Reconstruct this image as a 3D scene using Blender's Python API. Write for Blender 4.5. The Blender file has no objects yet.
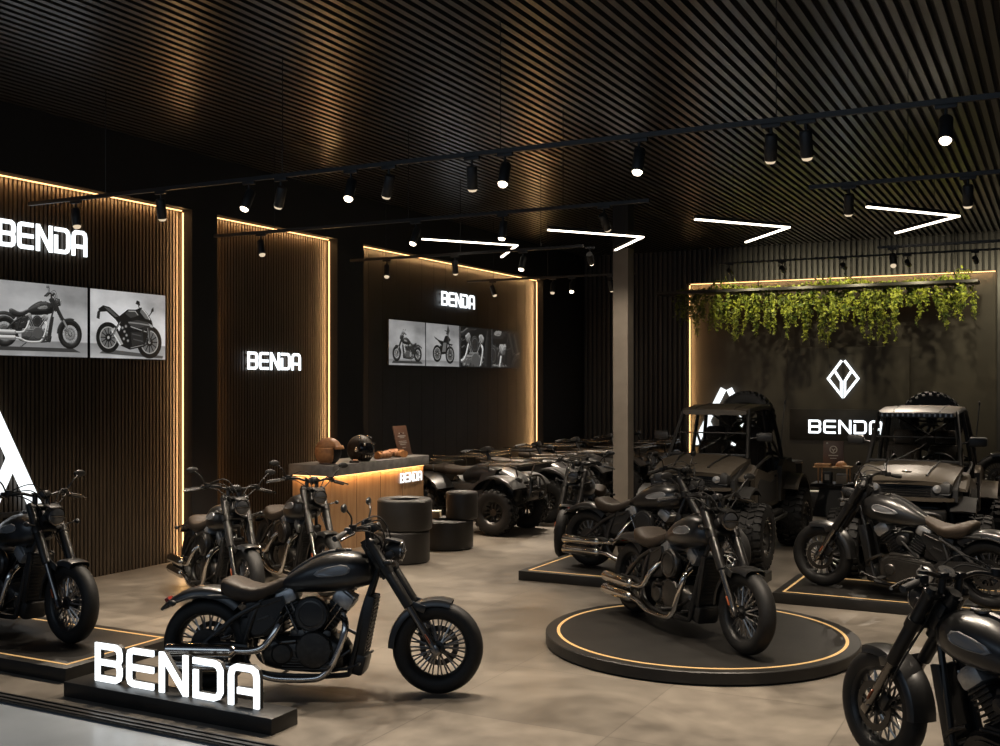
import bpy, bmesh, math, random
from mathutils import Vector, Matrix, Euler
C = bpy.context.scene.collection
PI = math.pi
R_ = math.radians
random.seed(7)
SC = bpy.context.scene

# ------------------------------------------------------------------ materials
def new_mat(name):
    m = bpy.data.materials.new(name); m.use_nodes = True
    nt = m.node_tree; b = nt.nodes['Principled BSDF']
    return m, nt, b
def mat(name, col, rough=.5, metal=0., emit=None, es=0., noise=0., nscale=20., bump=0., coat=0., spec=.5):
    m, nt, b = new_mat(name)
    b.inputs['Base Color'].default_value = (*col, 1)
    b.inputs['Roughness'].default_value = rough
    b.inputs['Metallic'].default_value = metal
    b.inputs['Coat Weight'].default_value = coat
    b.inputs['Coat Roughness'].default_value = .29
    b.inputs['Specular IOR Level'].default_value = spec
    if emit:
        b.inputs['Emission Color'].default_value = (*emit, 1)
        b.inputs['Emission Strength'].default_value = es
    if noise or bump:
        tc = nt.nodes.new('ShaderNodeTexCoord'); n = nt.nodes.new('ShaderNodeTexNoise')
        n.inputs['Scale'].default_value = nscale; n.inputs['Detail'].default_value = 4
        nt.links.new(tc.outputs['Object'], n.inputs['Vector'])
        if noise:
            r = nt.nodes.new('ShaderNodeValToRGB')
            r.color_ramp.elements[0].position = .3; r.color_ramp.elements[1].position = .7
            r.color_ramp.elements[0].color = (*[max(0, c*(1-noise)) for c in col], 1)
            r.color_ramp.elements[1].color = (*[min(1, c*(1+noise)) for c in col], 1)
            nt.links.new(n.outputs['Fac'], r.inputs['Fac'])
            nt.links.new(r.outputs['Color'], b.inputs['Base Color'])
        if bump:
            bp = nt.nodes.new('ShaderNodeBump'); bp.inputs['Strength'].default_value = bump
            bp.inputs['Distance'].default_value = .01
            nt.links.new(n.outputs['Fac'], bp.inputs['Height'])
            nt.links.new(bp.outputs['Normal'], b.inputs['Normal'])
    return m
def emis(name, col, s):
    return mat(name, (.02, .02, .02), .6, 0, col, s)

M = {}
M['paint'] = mat('satin_black_paint', (.013, .0127, .0125), .31, .2, coat=.35)
M['fork'] = mat('black_anodised', (.020, .019, .018), .34, .5)
M['black'] = mat('black_powder_coat', (.014, .0135, .013), .42, .25, bump=.05, nscale=150)
M['rubber'] = mat('tyre_rubber', (.008, .0077, .0073), .6, noise=.25, nscale=30, spec=.3)
M['grip'] = mat('grip_rubber', (.02, .019, .018), .7, bump=.3, nscale=160)
M['chrome'] = mat('chrome', (.62, .59, .55), .14, 1.)
M['darkchrome'] = mat('dark_chrome', (.19, .18, .17), .24, 1.)
M['alloy'] = mat('grey_cast_alloy', (.33, .33, .33), .4, .75, noise=.15, nscale=40)
M['darkalloy'] = mat('dark_cast_alloy', (.055, .052, .048), .36, .8, noise=.2, nscale=30)
M['spoke'] = mat('spoke_metal', (.26, .25, .24), .3, .9)
M['leather'] = mat('dark_brown_leather', (.030, .021, .014), .55, noise=.2, nscale=60, bump=.15, spec=.32)
M['badge'] = mat('grey_tank_badge', (.20, .203, .207), .36, .4)
M['glass'] = mat('lamp_glass', (.05, .052, .055), .06, .3)
M['red'] = mat('red_lens', (.22, .02, .012), .25)
M['amber'] = mat('amber_reflector', (.25, .06, .02), .3)
M['mirror'] = mat('mirror_glass', (.5, .5, .5), .05, 1.)
M['brass'] = mat('glowing_brass_inlay', (.80, .50, .20), .3, .6, (1, .62, .26), .35)  # weak warm emission added to the brass, imitating its reflected shine
M['podium'] = mat('black_podium_top', (.012, .011, .0098), .42, noise=.35, nscale=6, spec=.33)
M['tan'] = mat('tan_leather', (.46, .21, .08), .45, noise=.2, nscale=30)
M['glove'] = mat('brown_glove_leather', (.42, .20, .095), .55, noise=.35, nscale=45, bump=.2)
M['visor'] = mat('dark_visor', (.012, .012, .014), .06, .2)
M['slab'] = mat('grey_stone_slab', (.17, .16, .15), .4, noise=.35, nscale=9)
M['utv'] = mat('olive_grey_body_panel', (.062, .050, .036), .45, .1, noise=.08, nscale=14)
M['utvdark'] = mat('dark_body_plastic', (.014, .0135, .013), .5)
M['led'] = emis('warm_led', (1., .52, .20), 3.6)
M['white'] = emis('white_sign_light', (.90, .96, 1.), 1.9)
M['whitebig'] = emis('white_emblem_light', (.92, .97, 1.), 1.5)
M['bar'] = emis('linear_lamp_light', (1., .88, .72), 5.)
M['lens'] = emis('spot_lens_light', (1., .84, .62), 6.)
M['lensdim'] = emis('spot_lens_low_light', (1., .80, .55), .7)
M['track'] = mat('black_track', (.013, .013, .013), .5)
M['col'] = mat('taupe_column_plaster', (.25, .215, .175), .75, noise=.12, nscale=4)
M['wall'] = mat('black_wall_paint', (.0085, .0085, .009), .65, noise=.2, nscale=2)
M['panel3'] = mat('charcoal_wall_board', (.016, .0145, .013), .5, noise=.25, nscale=3)
M['olivewall'] = mat('dark_olive_wall_plaster', (.036, .030, .021), .6, noise=.18, nscale=2.2)
M['ceilslat'] = mat('bronze_black_ceiling_slat', (.088, .084, .078), .30, .6)
M['backrib'] = mat('black_ribbed_board', (.040, .037, .033), .42)
M['card'] = mat('dark_brown_card', (.085, .042, .026), .45)
M['paper'] = mat('white_paper', (.62, .58, .5), .7)
M['kraft'] = mat('kraft_card', (.55, .42, .26), .75)
M['woodlight'] = mat('oak_tray', (.45, .25, .11), .5, noise=.3, nscale=18)
M['grey'] = mat('grey_print', (.3, .28, .26), .6)

def wood(name, c1, c2, rough, sx=(1, 1, 1), bump=0.):
    m, nt, b = new_mat(name)
    tc = nt.nodes.new('ShaderNodeTexCoord'); mp = nt.nodes.new('ShaderNodeMapping')
    mp.inputs['Scale'].default_value = sx
    n = nt.nodes.new('ShaderNodeTexNoise'); n.inputs['Scale'].default_value = 3; n.inputs['Detail'].default_value = 6
    r = nt.nodes.new('ShaderNodeValToRGB')
    r.color_ramp.elements[0].position = .3; r.color_ramp.elements[1].position = .72
    r.color_ramp.elements[0].color = (*c1, 1); r.color_ramp.elements[1].color = (*c2, 1)
    nt.links.new(tc.outputs['Object'], mp.inputs['Vector']); nt.links.new(mp.outputs['Vector'], n.inputs['Vector'])
    nt.links.new(n.outputs['Fac'], r.inputs['Fac']); nt.links.new(r.outputs['Color'], b.inputs['Base Color'])
    b.inputs['Roughness'].default_value = rough
    return m
M['slatwood'] = wood('dark_walnut_slat', (.026, .018, .011), (.052, .036, .022), .45, (6, 6, .5))
M['counterwood'] = wood('oak_counter_board', (.25, .14, .066), (.39, .235, .12), .45, (5, 5, .6))

def floor_mat():
    m, nt, b = new_mat('polished_concrete_tile')
    tc = nt.nodes.new('ShaderNodeTexCoord')
    n1 = nt.nodes.new('ShaderNodeTexNoise'); n1.inputs['Scale'].default_value = .9; n1.inputs['Detail'].default_value = 4.5; n1.inputs['Roughness'].default_value = .6; n1.inputs['Distortion'].default_value = .9
    n2 = nt.nodes.new('ShaderNodeTexNoise'); n2.inputs['Scale'].default_value = 5; n2.inputs['Detail'].default_value = 3
    br = nt.nodes.new('ShaderNodeTexBrick'); br.offset = 0.0
    br.inputs['Scale'].default_value = 1; br.inputs['Mortar Size'].default_value = .005; br.inputs['Mortar Smooth'].default_value = .3
    br.inputs['Brick Width'].default_value = 1.2; br.inputs['Row Height'].default_value = 1.2
    br.inputs['Color1'].default_value = (1, 1, 1, 1); br.inputs['Color2'].default_value = (.74, .74, .74, 1); br.inputs['Mortar'].default_value = (.5, .5, .5, 1)
    for x in (n1, n2, br): nt.links.new(tc.outputs['Object'], x.inputs['Vector'])
    r = nt.nodes.new('ShaderNodeValToRGB')
    r.color_ramp.elements[0].position = .32; r.color_ramp.elements[1].position = .66
    r.color_ramp.elements[0].color = (.070, .060, .048, 1); r.color_ramp.elements[1].color = (.235, .205, .168, 1)
    mx = nt.nodes.new('ShaderNodeMix'); mx.data_type = 'FLOAT'; mx.inputs[0].default_value = .3
    nt.links.new(n1.outputs['Fac'], mx.inputs[2]); nt.links.new(n2.outputs['Fac'], mx.inputs[3])
    nt.links.new(mx.outputs[0], r.inputs['Fac'])
    mul = nt.nodes.new('ShaderNodeMix'); mul.data_type = 'RGBA'; mul.blend_type = 'MULTIPLY'; mul.inputs[0].default_value = 1
    nt.links.new(r.outputs['Color'], mul.inputs[6]); nt.links.new(br.outputs['Color'], mul.inputs[7])
    nt.links.new(mul.outputs[2], b.inputs['Base Color'])
    mr = nt.nodes.new('ShaderNodeMapRange'); mr.inputs[3].default_value = .29; mr.inputs[4].default_value = .42
    nt.links.new(n2.outputs['Fac'], mr.inputs[0]); nt.links.new(mr.outputs[0], b.inputs['Roughness'])
    return m
M['floor'] = floor_mat()
def apron_mat():
    m, nt, b = new_mat('grey_polished_apron_stone')
    tc = nt.nodes.new('ShaderNodeTexCoord')
    n1 = nt.nodes.new('ShaderNodeTexNoise'); n1.inputs['Scale'].default_value = 1.3; n1.inputs['Detail'].default_value = 8
    nt.links.new(tc.outputs['Object'], n1.inputs['Vector'])
    r = nt.nodes.new('ShaderNodeValToRGB'); r.color_ramp.elements[0].position = .3; r.color_ramp.elements[1].position = .7
    r.color_ramp.elements[0].color = (.20, .225, .25, 1); r.color_ramp.elements[1].color = (.36, .395, .43, 1)
    nt.links.new(n1.outputs['Fac'], r.inputs['Fac']); nt.links.new(r.outputs['Color'], b.inputs['Base Color'])
    b.inputs['Roughness'].default_value = .28
    return m
M['apron'] = apron_mat()
def leaf_mat():
    m, nt, b = new_mat('trailing_leaf')
    tc = nt.nodes.new('ShaderNodeTexCoord')
    n1 = nt.nodes.new('ShaderNodeTexNoise'); n1.inputs['Scale'].default_value = 9; n1.inputs['Detail'].default_value = 2
    nt.links.new(tc.outputs['Object'], n1.inputs['Vector'])
    r = nt.nodes.new('ShaderNodeValToRGB'); r.color_ramp.elements[0].position = .35; r.color_ramp.elements[1].position = .65
    r.color_ramp.elements[0].color = (.04, .075, .010, 1); r.color_ramp.elements[1].color = (.30, .34, .04, 1)
    nt.links.new(n1.outputs['Fac'], r.inputs['Fac']); nt.links.new(r.outputs['Color'], b.inputs['Base Color'])
    b.inputs['Roughness'].default_value = .5
    b.inputs['Subsurface Weight'].default_value = .0
    return m
M['leaf'] = leaf_mat()
def windshield_mat():
    m, nt, b = new_mat('windshield_glass')
    b.inputs['Base Color'].default_value = (.9, .92, .92, 1)
    b.inputs['Roughness'].default_value = .02
    b.inputs['Transmission Weight'].default_value = 1
    b.inputs['IOR'].default_value = 1.4
    return m
M['wind'] = windshield_mat()
def print_bg(name, top, bot, split, es):
    """a back-lit black and white print: studio backdrop over a studio floor"""
    m, nt, b = new_mat(name)
    tc = nt.nodes.new('ShaderNodeTexCoord'); sp = nt.nodes.new('ShaderNodeSeparateXYZ')
    nt.links.new(tc.outputs['Generated'], sp.inputs[0])
    r = nt.nodes.new('ShaderNodeValToRGB'); e = r.color_ramp.elements
    e[0].position = 0; e[0].color = (*[bot*1.1]*3, 1)
    e[1].position = 1; e[1].color = (*[top*.75]*3, 1)
    a = e.new(split); a.color = (*[bot*.7]*3, 1)
    a = e.new(split+.02); a.color = (*[top]*3, 1)
    n1 = nt.nodes.new('ShaderNodeTexNoise'); n1.inputs['Scale'].default_value = 1.8; n1.inputs['Detail'].default_value = 5
    nt.links.new(tc.outputs['Generated'], n1.inputs['Vector'])
    mr = nt.nodes.new('ShaderNodeMapRange'); mr.inputs[1].default_value = .25; mr.inputs[2].default_value = .75; mr.inputs[3].default_value = .45; mr.inputs[4].default_value = 1.25
    nt.links.new(n1.outputs['Fac'], mr.inputs[0])
    nt.links.new(sp.outputs['Y'], r.inputs['Fac'])
    mul = nt.nodes.new('ShaderNodeMix'); mul.data_type = 'RGBA'; mul.blend_type = 'MULTIPLY'; mul.inputs[0].default_value = 1
    nt.links.new(r.outputs['Color'], mul.inputs[6]); nt.links.new(mr.outputs[0], mul.inputs[7])
    nt.links.new(mul.outputs[2], b.inputs['Base Color']); nt.links.new(mul.outputs[2], b.inputs['Emission Color'])
    b.inputs['Emission Strength'].default_value = es; b.inputs['Roughness'].default_value = .35
    return m
for k, (n, v) in enumerate((('ink_black', .012), ('ink_dark', .05), ('ink_grey', .16), ('ink_light', .42), ('ink_white', .8), ('ink_soot', .028), ('ink_slate', .09), ('ink_ash', .27))):
    M[n] = mat('print_'+n, (v,)*3, .5, 0, (v, v, v*.97), .6)

# ------------------------------------------------------------------ mesh builder
def basis(d):
    d = Vector(d).normalized()
    a = Vector((0, 0, 1)) if abs(d.z) < .9 else Vector((1, 0, 0))
    u = d.cross(a).normalized(); v = d.cross(u).normalized()
    return u, v, d
def spline(pts, n=6):
    P = [Vector(p) for p in pts]; out = []
    for i in range(len(P)-1):
        p0 = P[max(0, i-1)]; p1 = P[i]; p2 = P[i+1]; p3 = P[min(len(P)-1, i+2)]
        for k in range(n):
            t = k/n
            out.append(.5*((2*p1)+(p2-p0)*t+(2*p0-5*p1+4*p2-p3)*t*t+(3*p1-p0-3*p2+p3)*t**3))
    out.append(P[-1]); return out
class MB:
    def __init__(s): s.v = []; s.f = []; s.mi = []; s.m = 0
    def add(s, vs, fs):
        o = len(s.v); s.v += [tuple(p) for p in vs]
        for f in fs: s.f.append(tuple(i+o for i in f)); s.mi.append(s.m)
        return s
    def box(s, c, d, rot=None, bev=0.):
        b = bmesh.new(); bmesh.ops.create_cube(b, size=1)
        for v in b.verts: v.co = Vector((v.co.x*d[0], v.co.y*d[1], v.co.z*d[2]))
        if bev: bmesh.ops.bevel(b, geom=b.edges[:], offset=bev, segments=2, profile=.5, affect='EDGES')
        mt = Matrix.Translation(c)
        if rot is not None: mt = mt @ (Euler(rot).to_matrix().to_4x4() if not isinstance(rot, Matrix) else rot.to_4x4())
        b.verts.index_update()
        vs = [mt @ v.co for v in b.verts]; fs = [[v.index for v in f.verts] for f in b.faces]
        b.free(); return s.add(vs, fs)
    def loft(s, rings, cap=True, closed=True):
        n = len(rings[0]); vs = [p for r in rings for p in r]; fs = []
        for i in range(len(rings)-1):
            for j in range(n if closed else n-1):
                a = i*n+j; b = i*n+(j+1) % n
                fs.append((a, b, b+n, a+n))
        if cap and closed:
            fs.append(tuple(range(n))[::-1]); fs.append(tuple((len(rings)-1)*n+k for k in range(n)))
        return s.add(vs, fs)
    def tube(s, pts, r, seg=8, n=0, cap=True):
        P = spline(pts, n) if n else [Vector(p) for p in pts]
        if not isinstance(r, (list, tuple)): rs = [r]*len(P)
        else:
            rs = []
            for i in range(len(P)):
                t = i/(len(P)-1)*(len(r)-1); k = min(int(t), len(r)-2); rs.append(r[k]+(r[k+1]-r[k])*(t-k))
        rings = []; u = None
        for i, p in enumerate(P):
            d = (P[min(i+1, len(P)-1)]-P[max(0, i-1)])
            if d.length < 1e-9: d = Vector((0, 0, 1))
            d.normalize()
            if u is None: u, _, _ = basis(d)
            else:
                u = u-d*u.dot(d)
                if u.length < 1e-6: u, _, _ = basis(d)
                u.normalize()
            w = d.cross(u)
            rings.append([p+(u*math.cos(2*PI*k/seg)+w*math.sin(2*PI*k/seg))*rs[i] for k in range(seg)])
        return s.loft(rings, cap)
    def lathe(s, prof, c=(0, 0, 0), axis=(0, 0, 1), seg=32, cap=True, closed=False):
        u, v, d = basis(axis); c = Vector(c)
        rings = []
        for r, h in prof:
            rings.append([c+d*h+(u*math.cos(2*PI*k/seg)+v*math.sin(2*PI*k/seg))*r for k in range(seg)])
        if closed: rings.append(rings[0]); cap = False
        return s.loft(rings, cap)
    def ell(s, c, r, seg=16, rows=10):
        c = Vector(c); vs = []; fs = []
        for i in range(rows+1):
            a = PI*i/rows
            for k in range(seg):
                b = 2*PI*k/seg
                vs.append(c+Vector((r[0]*math.sin(a)*math.cos(b), r[1]*math.sin(a)*math.sin(b), r[2]*math.cos(a))))
        for i in range(rows):
            for k in range(seg):
                a = i*seg+k; b = i*seg+(k+1) % seg
                fs.append((a, b, b+seg, a+seg))
        return s.add(vs, fs)
    def prism(s, poly, d0, d1, fr=None):
        """poly of (u,v); extruded from w=d0 to d1; fr maps (u,v,w) to a point"""
        fr = fr or (lambda u, v, w: (u, v, w)); n = len(poly)
        vs = [fr(u, v, d0) for u, v in poly]+[fr(u, v, d1) for u, v in poly]
        fs = [tuple(range(n))[::-1], tuple(range(n, 2*n))]+[(i, (i+1) % n, n+(i+1) % n, n+i) for i in range(n)]
        return s.add(vs, fs)
    def stroke(s, pts, w, d0, d1, closed=False, fr=None):
        """a flat band of width w along pts, extruded: mitred joins"""
        P = [Vector((p[0], p[1])) for p in pts]; n = len(P); L = []; Rr = []
        for i in range(n):
            a = P[(i-1) % n] if (closed or i > 0) else None
            b = P[(i+1) % n] if (closed or i < n-1) else None
            d1_ = (P[i]-a).normalized() if a is not None else None
            d2_ = (b-P[i]).normalized() if b is not None else None
            if d1_ is None: d1_ = d2_
            if d2_ is None: d2_ = d1_
            n1 = Vector((-d1_.y, d1_.x)); n2 = Vector((-d2_.y, d2_.x)); mm = n1+n2
            if mm.length < 1e-6: mm = n1
            mm.normalize(); k = (w/2)/max(.35, mm.dot(n1))
            L.append(P[i]+mm*k); Rr.append(P[i]-mm*k)
        fr = fr or (lambda u, v, w_: (u, v, w_))
        vs = []
        for i in range(n):
            vs += [fr(L[i].x, L[i].y, d0), fr(Rr[i].x, Rr[i].y, d0), fr(Rr[i].x, Rr[i].y, d1), fr(L[i].x, L[i].y, d1)]
        fs = []
        for i in range(n if closed else n-1):
            a = i*4; b = ((i+1) % n)*4
            for k in range(4): fs.append((a+k, a+(k+1) % 4, b+(k+1) % 4, b+k))
        if not closed: fs.append((3, 2, 1, 0)); fs.append(tuple((n-1)*4+k for k in range(4)))
        return s.add(vs, fs)
    def build(s, name, mats, parent=None, off=(0, 0, 0), smooth=35, matrix=None):
        me = bpy.data.meshes.new(name)
        o_ = Vector(off)
        me.from_pydata([Vector(p)-o_ for p in s.v], [], s.f)
        if not isinstance(mats, (list, tuple)): mats = [mats]
        for m in mats: me.materials.append(m)
        me.polygons.foreach_set('material_index', s.mi)
        b = bmesh.new(); b.from_mesh(me); bmesh.ops.recalc_face_normals(b, faces=b.faces); b.to_mesh(me); b.free()
        if smooth:
            me.shade_smooth(); me.set_sharp_from_angle(angle=R_(smooth))
        me.update()
        ob = bpy.data.objects.new(name, me); C.objects.link(ob)
        if parent is not None: ob.parent = parent
        if matrix is not None: ob.matrix_basis = matrix
        return ob
def ring(x, w, z, hu, hd, e=2.5, n=24, y0=0.):
    """superellipse cross-section in the plane x = const"""
    out = []
    for k in range(n):
        a = 2*PI*k/n; c = math.cos(a); s_ = math.sin(a)
        y = w*math.copysign(abs(c)**(2/e), c); h = (hu if s_ > 0 else hd)
        out.append(Vector((x, y0+y, z+h*math.copysign(abs(s_)**(2/e), s_))))
    return out
def tag(o, label=None, cat=None, group=None, kind=None):
    if label: o['label'] = label
    if cat: o['category'] = cat
    if group: o['group'] = group
    if kind: o['kind'] = kind
    return o
def empty(name, loc=(0, 0, 0), rot=(0, 0, 0)):
    o = bpy.data.objects.new(name, None); C.objects.link(o); o.location = loc; o.rotation_euler = rot
    o.empty_display_size = .1; return o
def dup(o, parent=None):
    c = o.copy(); C.objects.link(c)
    if parent is not None: c.parent = parent
    for ch in list(o.children): dup(ch, c)
    return c
def struct(name, mb, m, smooth=0, parent=None):
    o = mb.build(name, m, parent, smooth=smooth)
    if parent is None: o['kind'] = 'structure'
    return o
# ------------------------------------------------------------------ cruiser motorcycle
WB = 1.60; WR = .31
OFF = (.8, 0, 0)
RAKE = R_(32.4)
def arc_sweep(mb, c, angs, sec):
    """sweep section [(radius, y)] around the y axis through c (closed section)"""
    rings = []
    for a in angs:
        rings.append([Vector((c[0]+r*math.cos(a), y, c[2]+r*math.sin(a))) for r, y in sec])
    return mb.loft(rings)
def bike_wheel(root, name, x, tw, mtx=None, sprocket=False):
    w = MB(); c = (x, 0, WR)
    # rim, hub and spokes
    w.lathe([(.203, -.042), (.212, -.05), (.219, -.046), (.219, .046), (.212, .05), (.203, .042), (.190, .02), (.190, -.02)], c, (0, 1, 0), 40, closed=True)
    w.lathe([(.012, -.075), (.028, -.075), (.03, -.05), (.052, -.045), (.052, -.032), (.036, -.02), (.036, .02), (.052, .032), (.052, .045), (.03, .05), (.028, .075), (.012, .075)], c, (0, 1, 0), 20)
    w.m = 1
    for k in range(36):
        a = 2*PI*k/36; sd = 1 if k % 2 else -1; b = a+sd*.10*(1 if (k//2) % 2 else -1)
        w.tube([(x+.05*math.cos(b), sd*.038, WR+.05*math.sin(b)), (x+.196*math.cos(a), sd*.012, WR+.196*math.sin(a))], [.0075, .0055], 6)
    W = w.build(name, [M['black'], M['spoke']], root, OFF, matrix=mtx)
    t = MB(); h = tw/2
    t.lathe([(.214, -h*.80), (.232, -h*.95), (.262, -h), (.286, -h*.86), (.302, -h*.55), (.3095, -h*.2), (.3095, h*.2), (.302, h*.55), (.286, h*.86), (.262, h), (.232, h*.95), (.214, h*.80), (.205, h*.6), (.205, -h*.6)], c, (0, 1, 0), 56, closed=True)
    t.build('tyre', M['rubber'], W, OFF)
    d = MB(); s = 1
    d.lathe([(.098, -.003), (.136, -.003), (.136, .003), (.098, .003)], (x, .062, WR), (0, 1, 0), 36, closed=True)
    for k in range(6):
        a = 2*PI*k/6; d.tube([(x+.03*math.cos(a), .056, WR+.03*math.sin(a)), (x+.100*math.cos(a+.3), .062, WR+.100*math.sin(a+.3))], .006, 6)
    d.build('brake_disc', M['darkalloy'], W, OFF)
    if sprocket:
        p = MB(); p.lathe([(.03, -.066), (.10, -.066), (.104, -.06), (.104, -.05), (.03, -.05)], c, (0, 1, 0), 36)
        p.build('belt_pulley', M['darkalloy'], W, OFF)
    return W
def engine_cyl(mb, base, top, w, l):
    b = Vector(base); t = Vector(top); ax = (t-b); L = ax.length; ax.normalize()
    yv = Vector((0, 1, 0)); xv = yv.cross(ax).normalized()
    rot = Matrix((xv, yv, ax)).transposed()
    mb.box(b+ax*L*.5, (l*.72, w*.72, L), rot, .01)
    n = 9
    for k in range(n):
        mb.box(b+ax*(L*(k+.5)/n), (l, w, L/n*.42), rot, .004)
    return rot, ax
def make_bike():
    root = empty('motorcycle')
    fc = Vector((WB, 0, WR))
    # ---- wheels
    bike_wheel(root, 'front_wheel', WB, .128)
    bike_wheel(root, 'rear_wheel', 0, .17, sprocket=True)
    # ---- front fork, rake line from axle
    ax = Vector((-math.sin(RAKE), 0, math.cos(RAKE)))
    def F(s, y=0, n=0): # along the fork, sideways, and forward of it
        fw = Vector((math.cos(RAKE), 0, math.sin(RAKE)))
        return fc+ax*s+Vector((0, y, 0))+fw*n
    for sd in (-1, 1):
        f = MB(); y = sd*.105
        f.tube([F(.34, y), F(.345, y), F(.62, y), F(.625, y), F(.845, y)], [.031, .036, .036, .034, .034], 14)
        f.tube([F(.845, y), F(.87, y)], [.03, .02], 14)
        f.tube([F(.60, y), F(.655, y)], .043, 14)
        L_ = f.build('fork_leg', M['fork'], root, OFF)
        g = MB(); g.tube([F(.345, y), F(.10, y), F(-.02, y)], [.024, .027, .026], 12)
        g.box(F(0, y), (.055, .05, .075), (0, -RAKE, 0), .012)
        g.build('fork_slider', M['darkchrome'], L_, OFF)
        rf = MB(); rf.box(F(.095, sd*.136), (.012, .01, .07), (0, -RAKE, 0), .003); rf.build('reflector', M['amber'], L_, OFF)
    cal = MB(); cal.box(F(.10, .075, -.06), (.06, .04, .10), (0, -RAKE, 0), .014)
    cal.tube([F(.10, .075, -.06), F(.3, .10, -.05), F(.55, .08, -.04), F(.8, .05, -.02)], .0055, 6, 5)
    cal.build('brake_caliper', M['black'], root, OFF)
    tc = MB()
    tc.box(F(.635), (.075, .27, .04), (0, -RAKE, 0), .012); tc.box(F(.83), (.075, .26, .035), (0, -RAKE, 0), .012)
    tc.tube([F(.58, 0, -.05), F(.88, 0, -.05)], .032, 14)
    tc.box(F(.72, 0, -.03), (.10, .09, .17), (0, -RAKE, 0), .02)
    tc.build('triple_clamp', M['fork'], root, OFF)
    ff = MB()
    angs = [R_(a) for a in range(72, 181, 6)]
    arc_sweep(ff, fc, angs, [(.314, -.084), (.328, -.074), (.336, -.046), (.339, 0), (.336, .046), (.328, .074), (.314, .084), (.288, .087), (.286, .083), (.310, .080), (.323, .070), (.331, .042), (.334, 0), (.331, -.042), (.323, -.070), (.310, -.080), (.286, -.083), (.288, -.087)])
    for sd in (-1, 1):
        ff.box((WB-.13, sd*.093, WR+.285), (.12, .012, .05), (0, .35, 0), .004)
    ff.build('front_fender', M['paint'], root, OFF)
    # ---- headlight
    hc = F(.70, 0, .105); hl = MB()
    hl.lathe([(.0, -.08), (.04, -.075), (.060, -.045), (.068, 0), (.070, .03), (.065, .038)], hc, (1, 0, -.05), 28)
    hl.box(F(.70, 0, .06), (.07, .16, .06), (0, -RAKE, 0), .015)
    hl.box(hc+Vector((-.02, 0, .072)), (.11, .11, .018), (0, .2, 0), .008)
    H = hl.build('headlight', M['black'], root, OFF)
    q = MB(); q.lathe([(.061, .034), (.060, .045), (.045, .052), (.025, .056), (.0, .057)], hc, (1, 0, -.05), 28); q.build('headlight_lens', M['glass'], H, OFF)
    q = MB(); q.lathe([(.062, .03), (.072, .03), (.072, .042), (.062, .046)], hc, (1, 0, -.05), 28, closed=True)
    q.box(hc+Vector((.045, 0, 0)), (.03, .12, .010), None, .003); q.build('headlight_ring', M['darkchrome'], H, OFF)
    # ---- handlebar and everything on it
    hb = MB(); st = F(.86)
    hb.tube([(.985, -.42, 1.075), (1.02, -.30, 1.10), (1.10, -.17, 1.125), (1.12, -.07, 1.105), (1.12, .07, 1.105), (1.10, .17, 1.125), (1.02, .30, 1.10), (.985, .42, 1.075)], .0125, 10, 5)
    for sd in (-1, 1):
        hb.tube([(1.13, sd*.055, 1.02), (1.12, sd*.055, 1.105)], .021, 10)
        hb.box((1.12, sd*.055, 1.11), (.05, .045, .035), None, .008)
    B = hb.build('handlebar', M['fork'], root, OFF)
    for sd in (-1, 1):
        g = MB(); d = Vector((-.035, sd*.12, -.025)); p = Vector((1.018, sd*.305, 1.098))
        g.tube([p, p+d*.05, p+d*1.0, p+d*1.03], [.0155, .019, .019, .012], 12); g.build('grip', M['grip'], B, OFF)
        l = MB(); l.tube([(1.045, sd*.27, 1.105), (1.085, sd*.30, 1.10), (1.055, sd*.40, 1.083), (1.03, sd*.455, 1.068)], [.009, .0085, .007, .009], 8, 4)
        l.build('lever', M['darkchrome'], B, OFF)
        s = MB(); s.box((1.035, sd*.262, 1.112), (.05, .05, .045), None, .01); s.lathe([(.0, .0), (.026, .0), (.028, .035), (.0, .038)], (1.06, sd*.235, 1.115), (0, 0, 1), 14)
        s.build('control_switch', M['black'], B, OFF)
        m = MB(); m.tube([(1.05, sd*.255, 1.12), (1.065, sd*.30, 1.20), (1.045, sd*.36, 1.255)], .0065, 8, 5)
        m.ell((1.035, sd*.385, 1.268), (.015, .056, .030), 18, 10)
        mm = m.build('mirror', M['black'], root, OFF)
        m = MB(); m.ell((1.024, sd*.385, 1.268), (.0075, .049, .024), 16, 8); m.build('mirror_glass', M['mirror'], mm, OFF)
    i = MB(); i.lathe([(.0, -.02), (.04, -.02), (.05, 0), (.05, .022), (.046, .028)], (1.16, 0, 1.105), (-.5, 0, .87), 24)
    I_ = i.build('instrument', M['black'], root, OFF)
    i = MB(); i.lathe([(.043, .026), (.0, .03)], (1.16, 0, 1.105), (-.5, 0, .87), 24); i.build('instrument_glass', M['glass'], I_, OFF)
    # ---- cables and hoses
    cb = MB()
    for sd in (-1, 1):
        cb.tube([(1.04, sd*.25, 1.105), (1.16, sd*.18, 1.10), (1.22, sd*.06, 1.0), (1.14, sd*.04, .86), (1.02, sd*.05, .68)], .0055, 6, 6)
        cb.tube([(1.05, sd*.26, 1.12), (1.19, sd*.13, 1.15), (1.24, sd*.04, 1.04), (1.2, sd*.03, .9)], .005, 6, 6)
    cb.tube([(1.06, -.235, 1.14), (1.2, -.12, 1.2), (1.27, -.02, 1.06), (1.25, .02, .86), (1.42, .09, .58), (1.55, .085, .42)], .005, 6, 6)
    cb.build('cable', M['rubber'], root, OFF)
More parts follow.
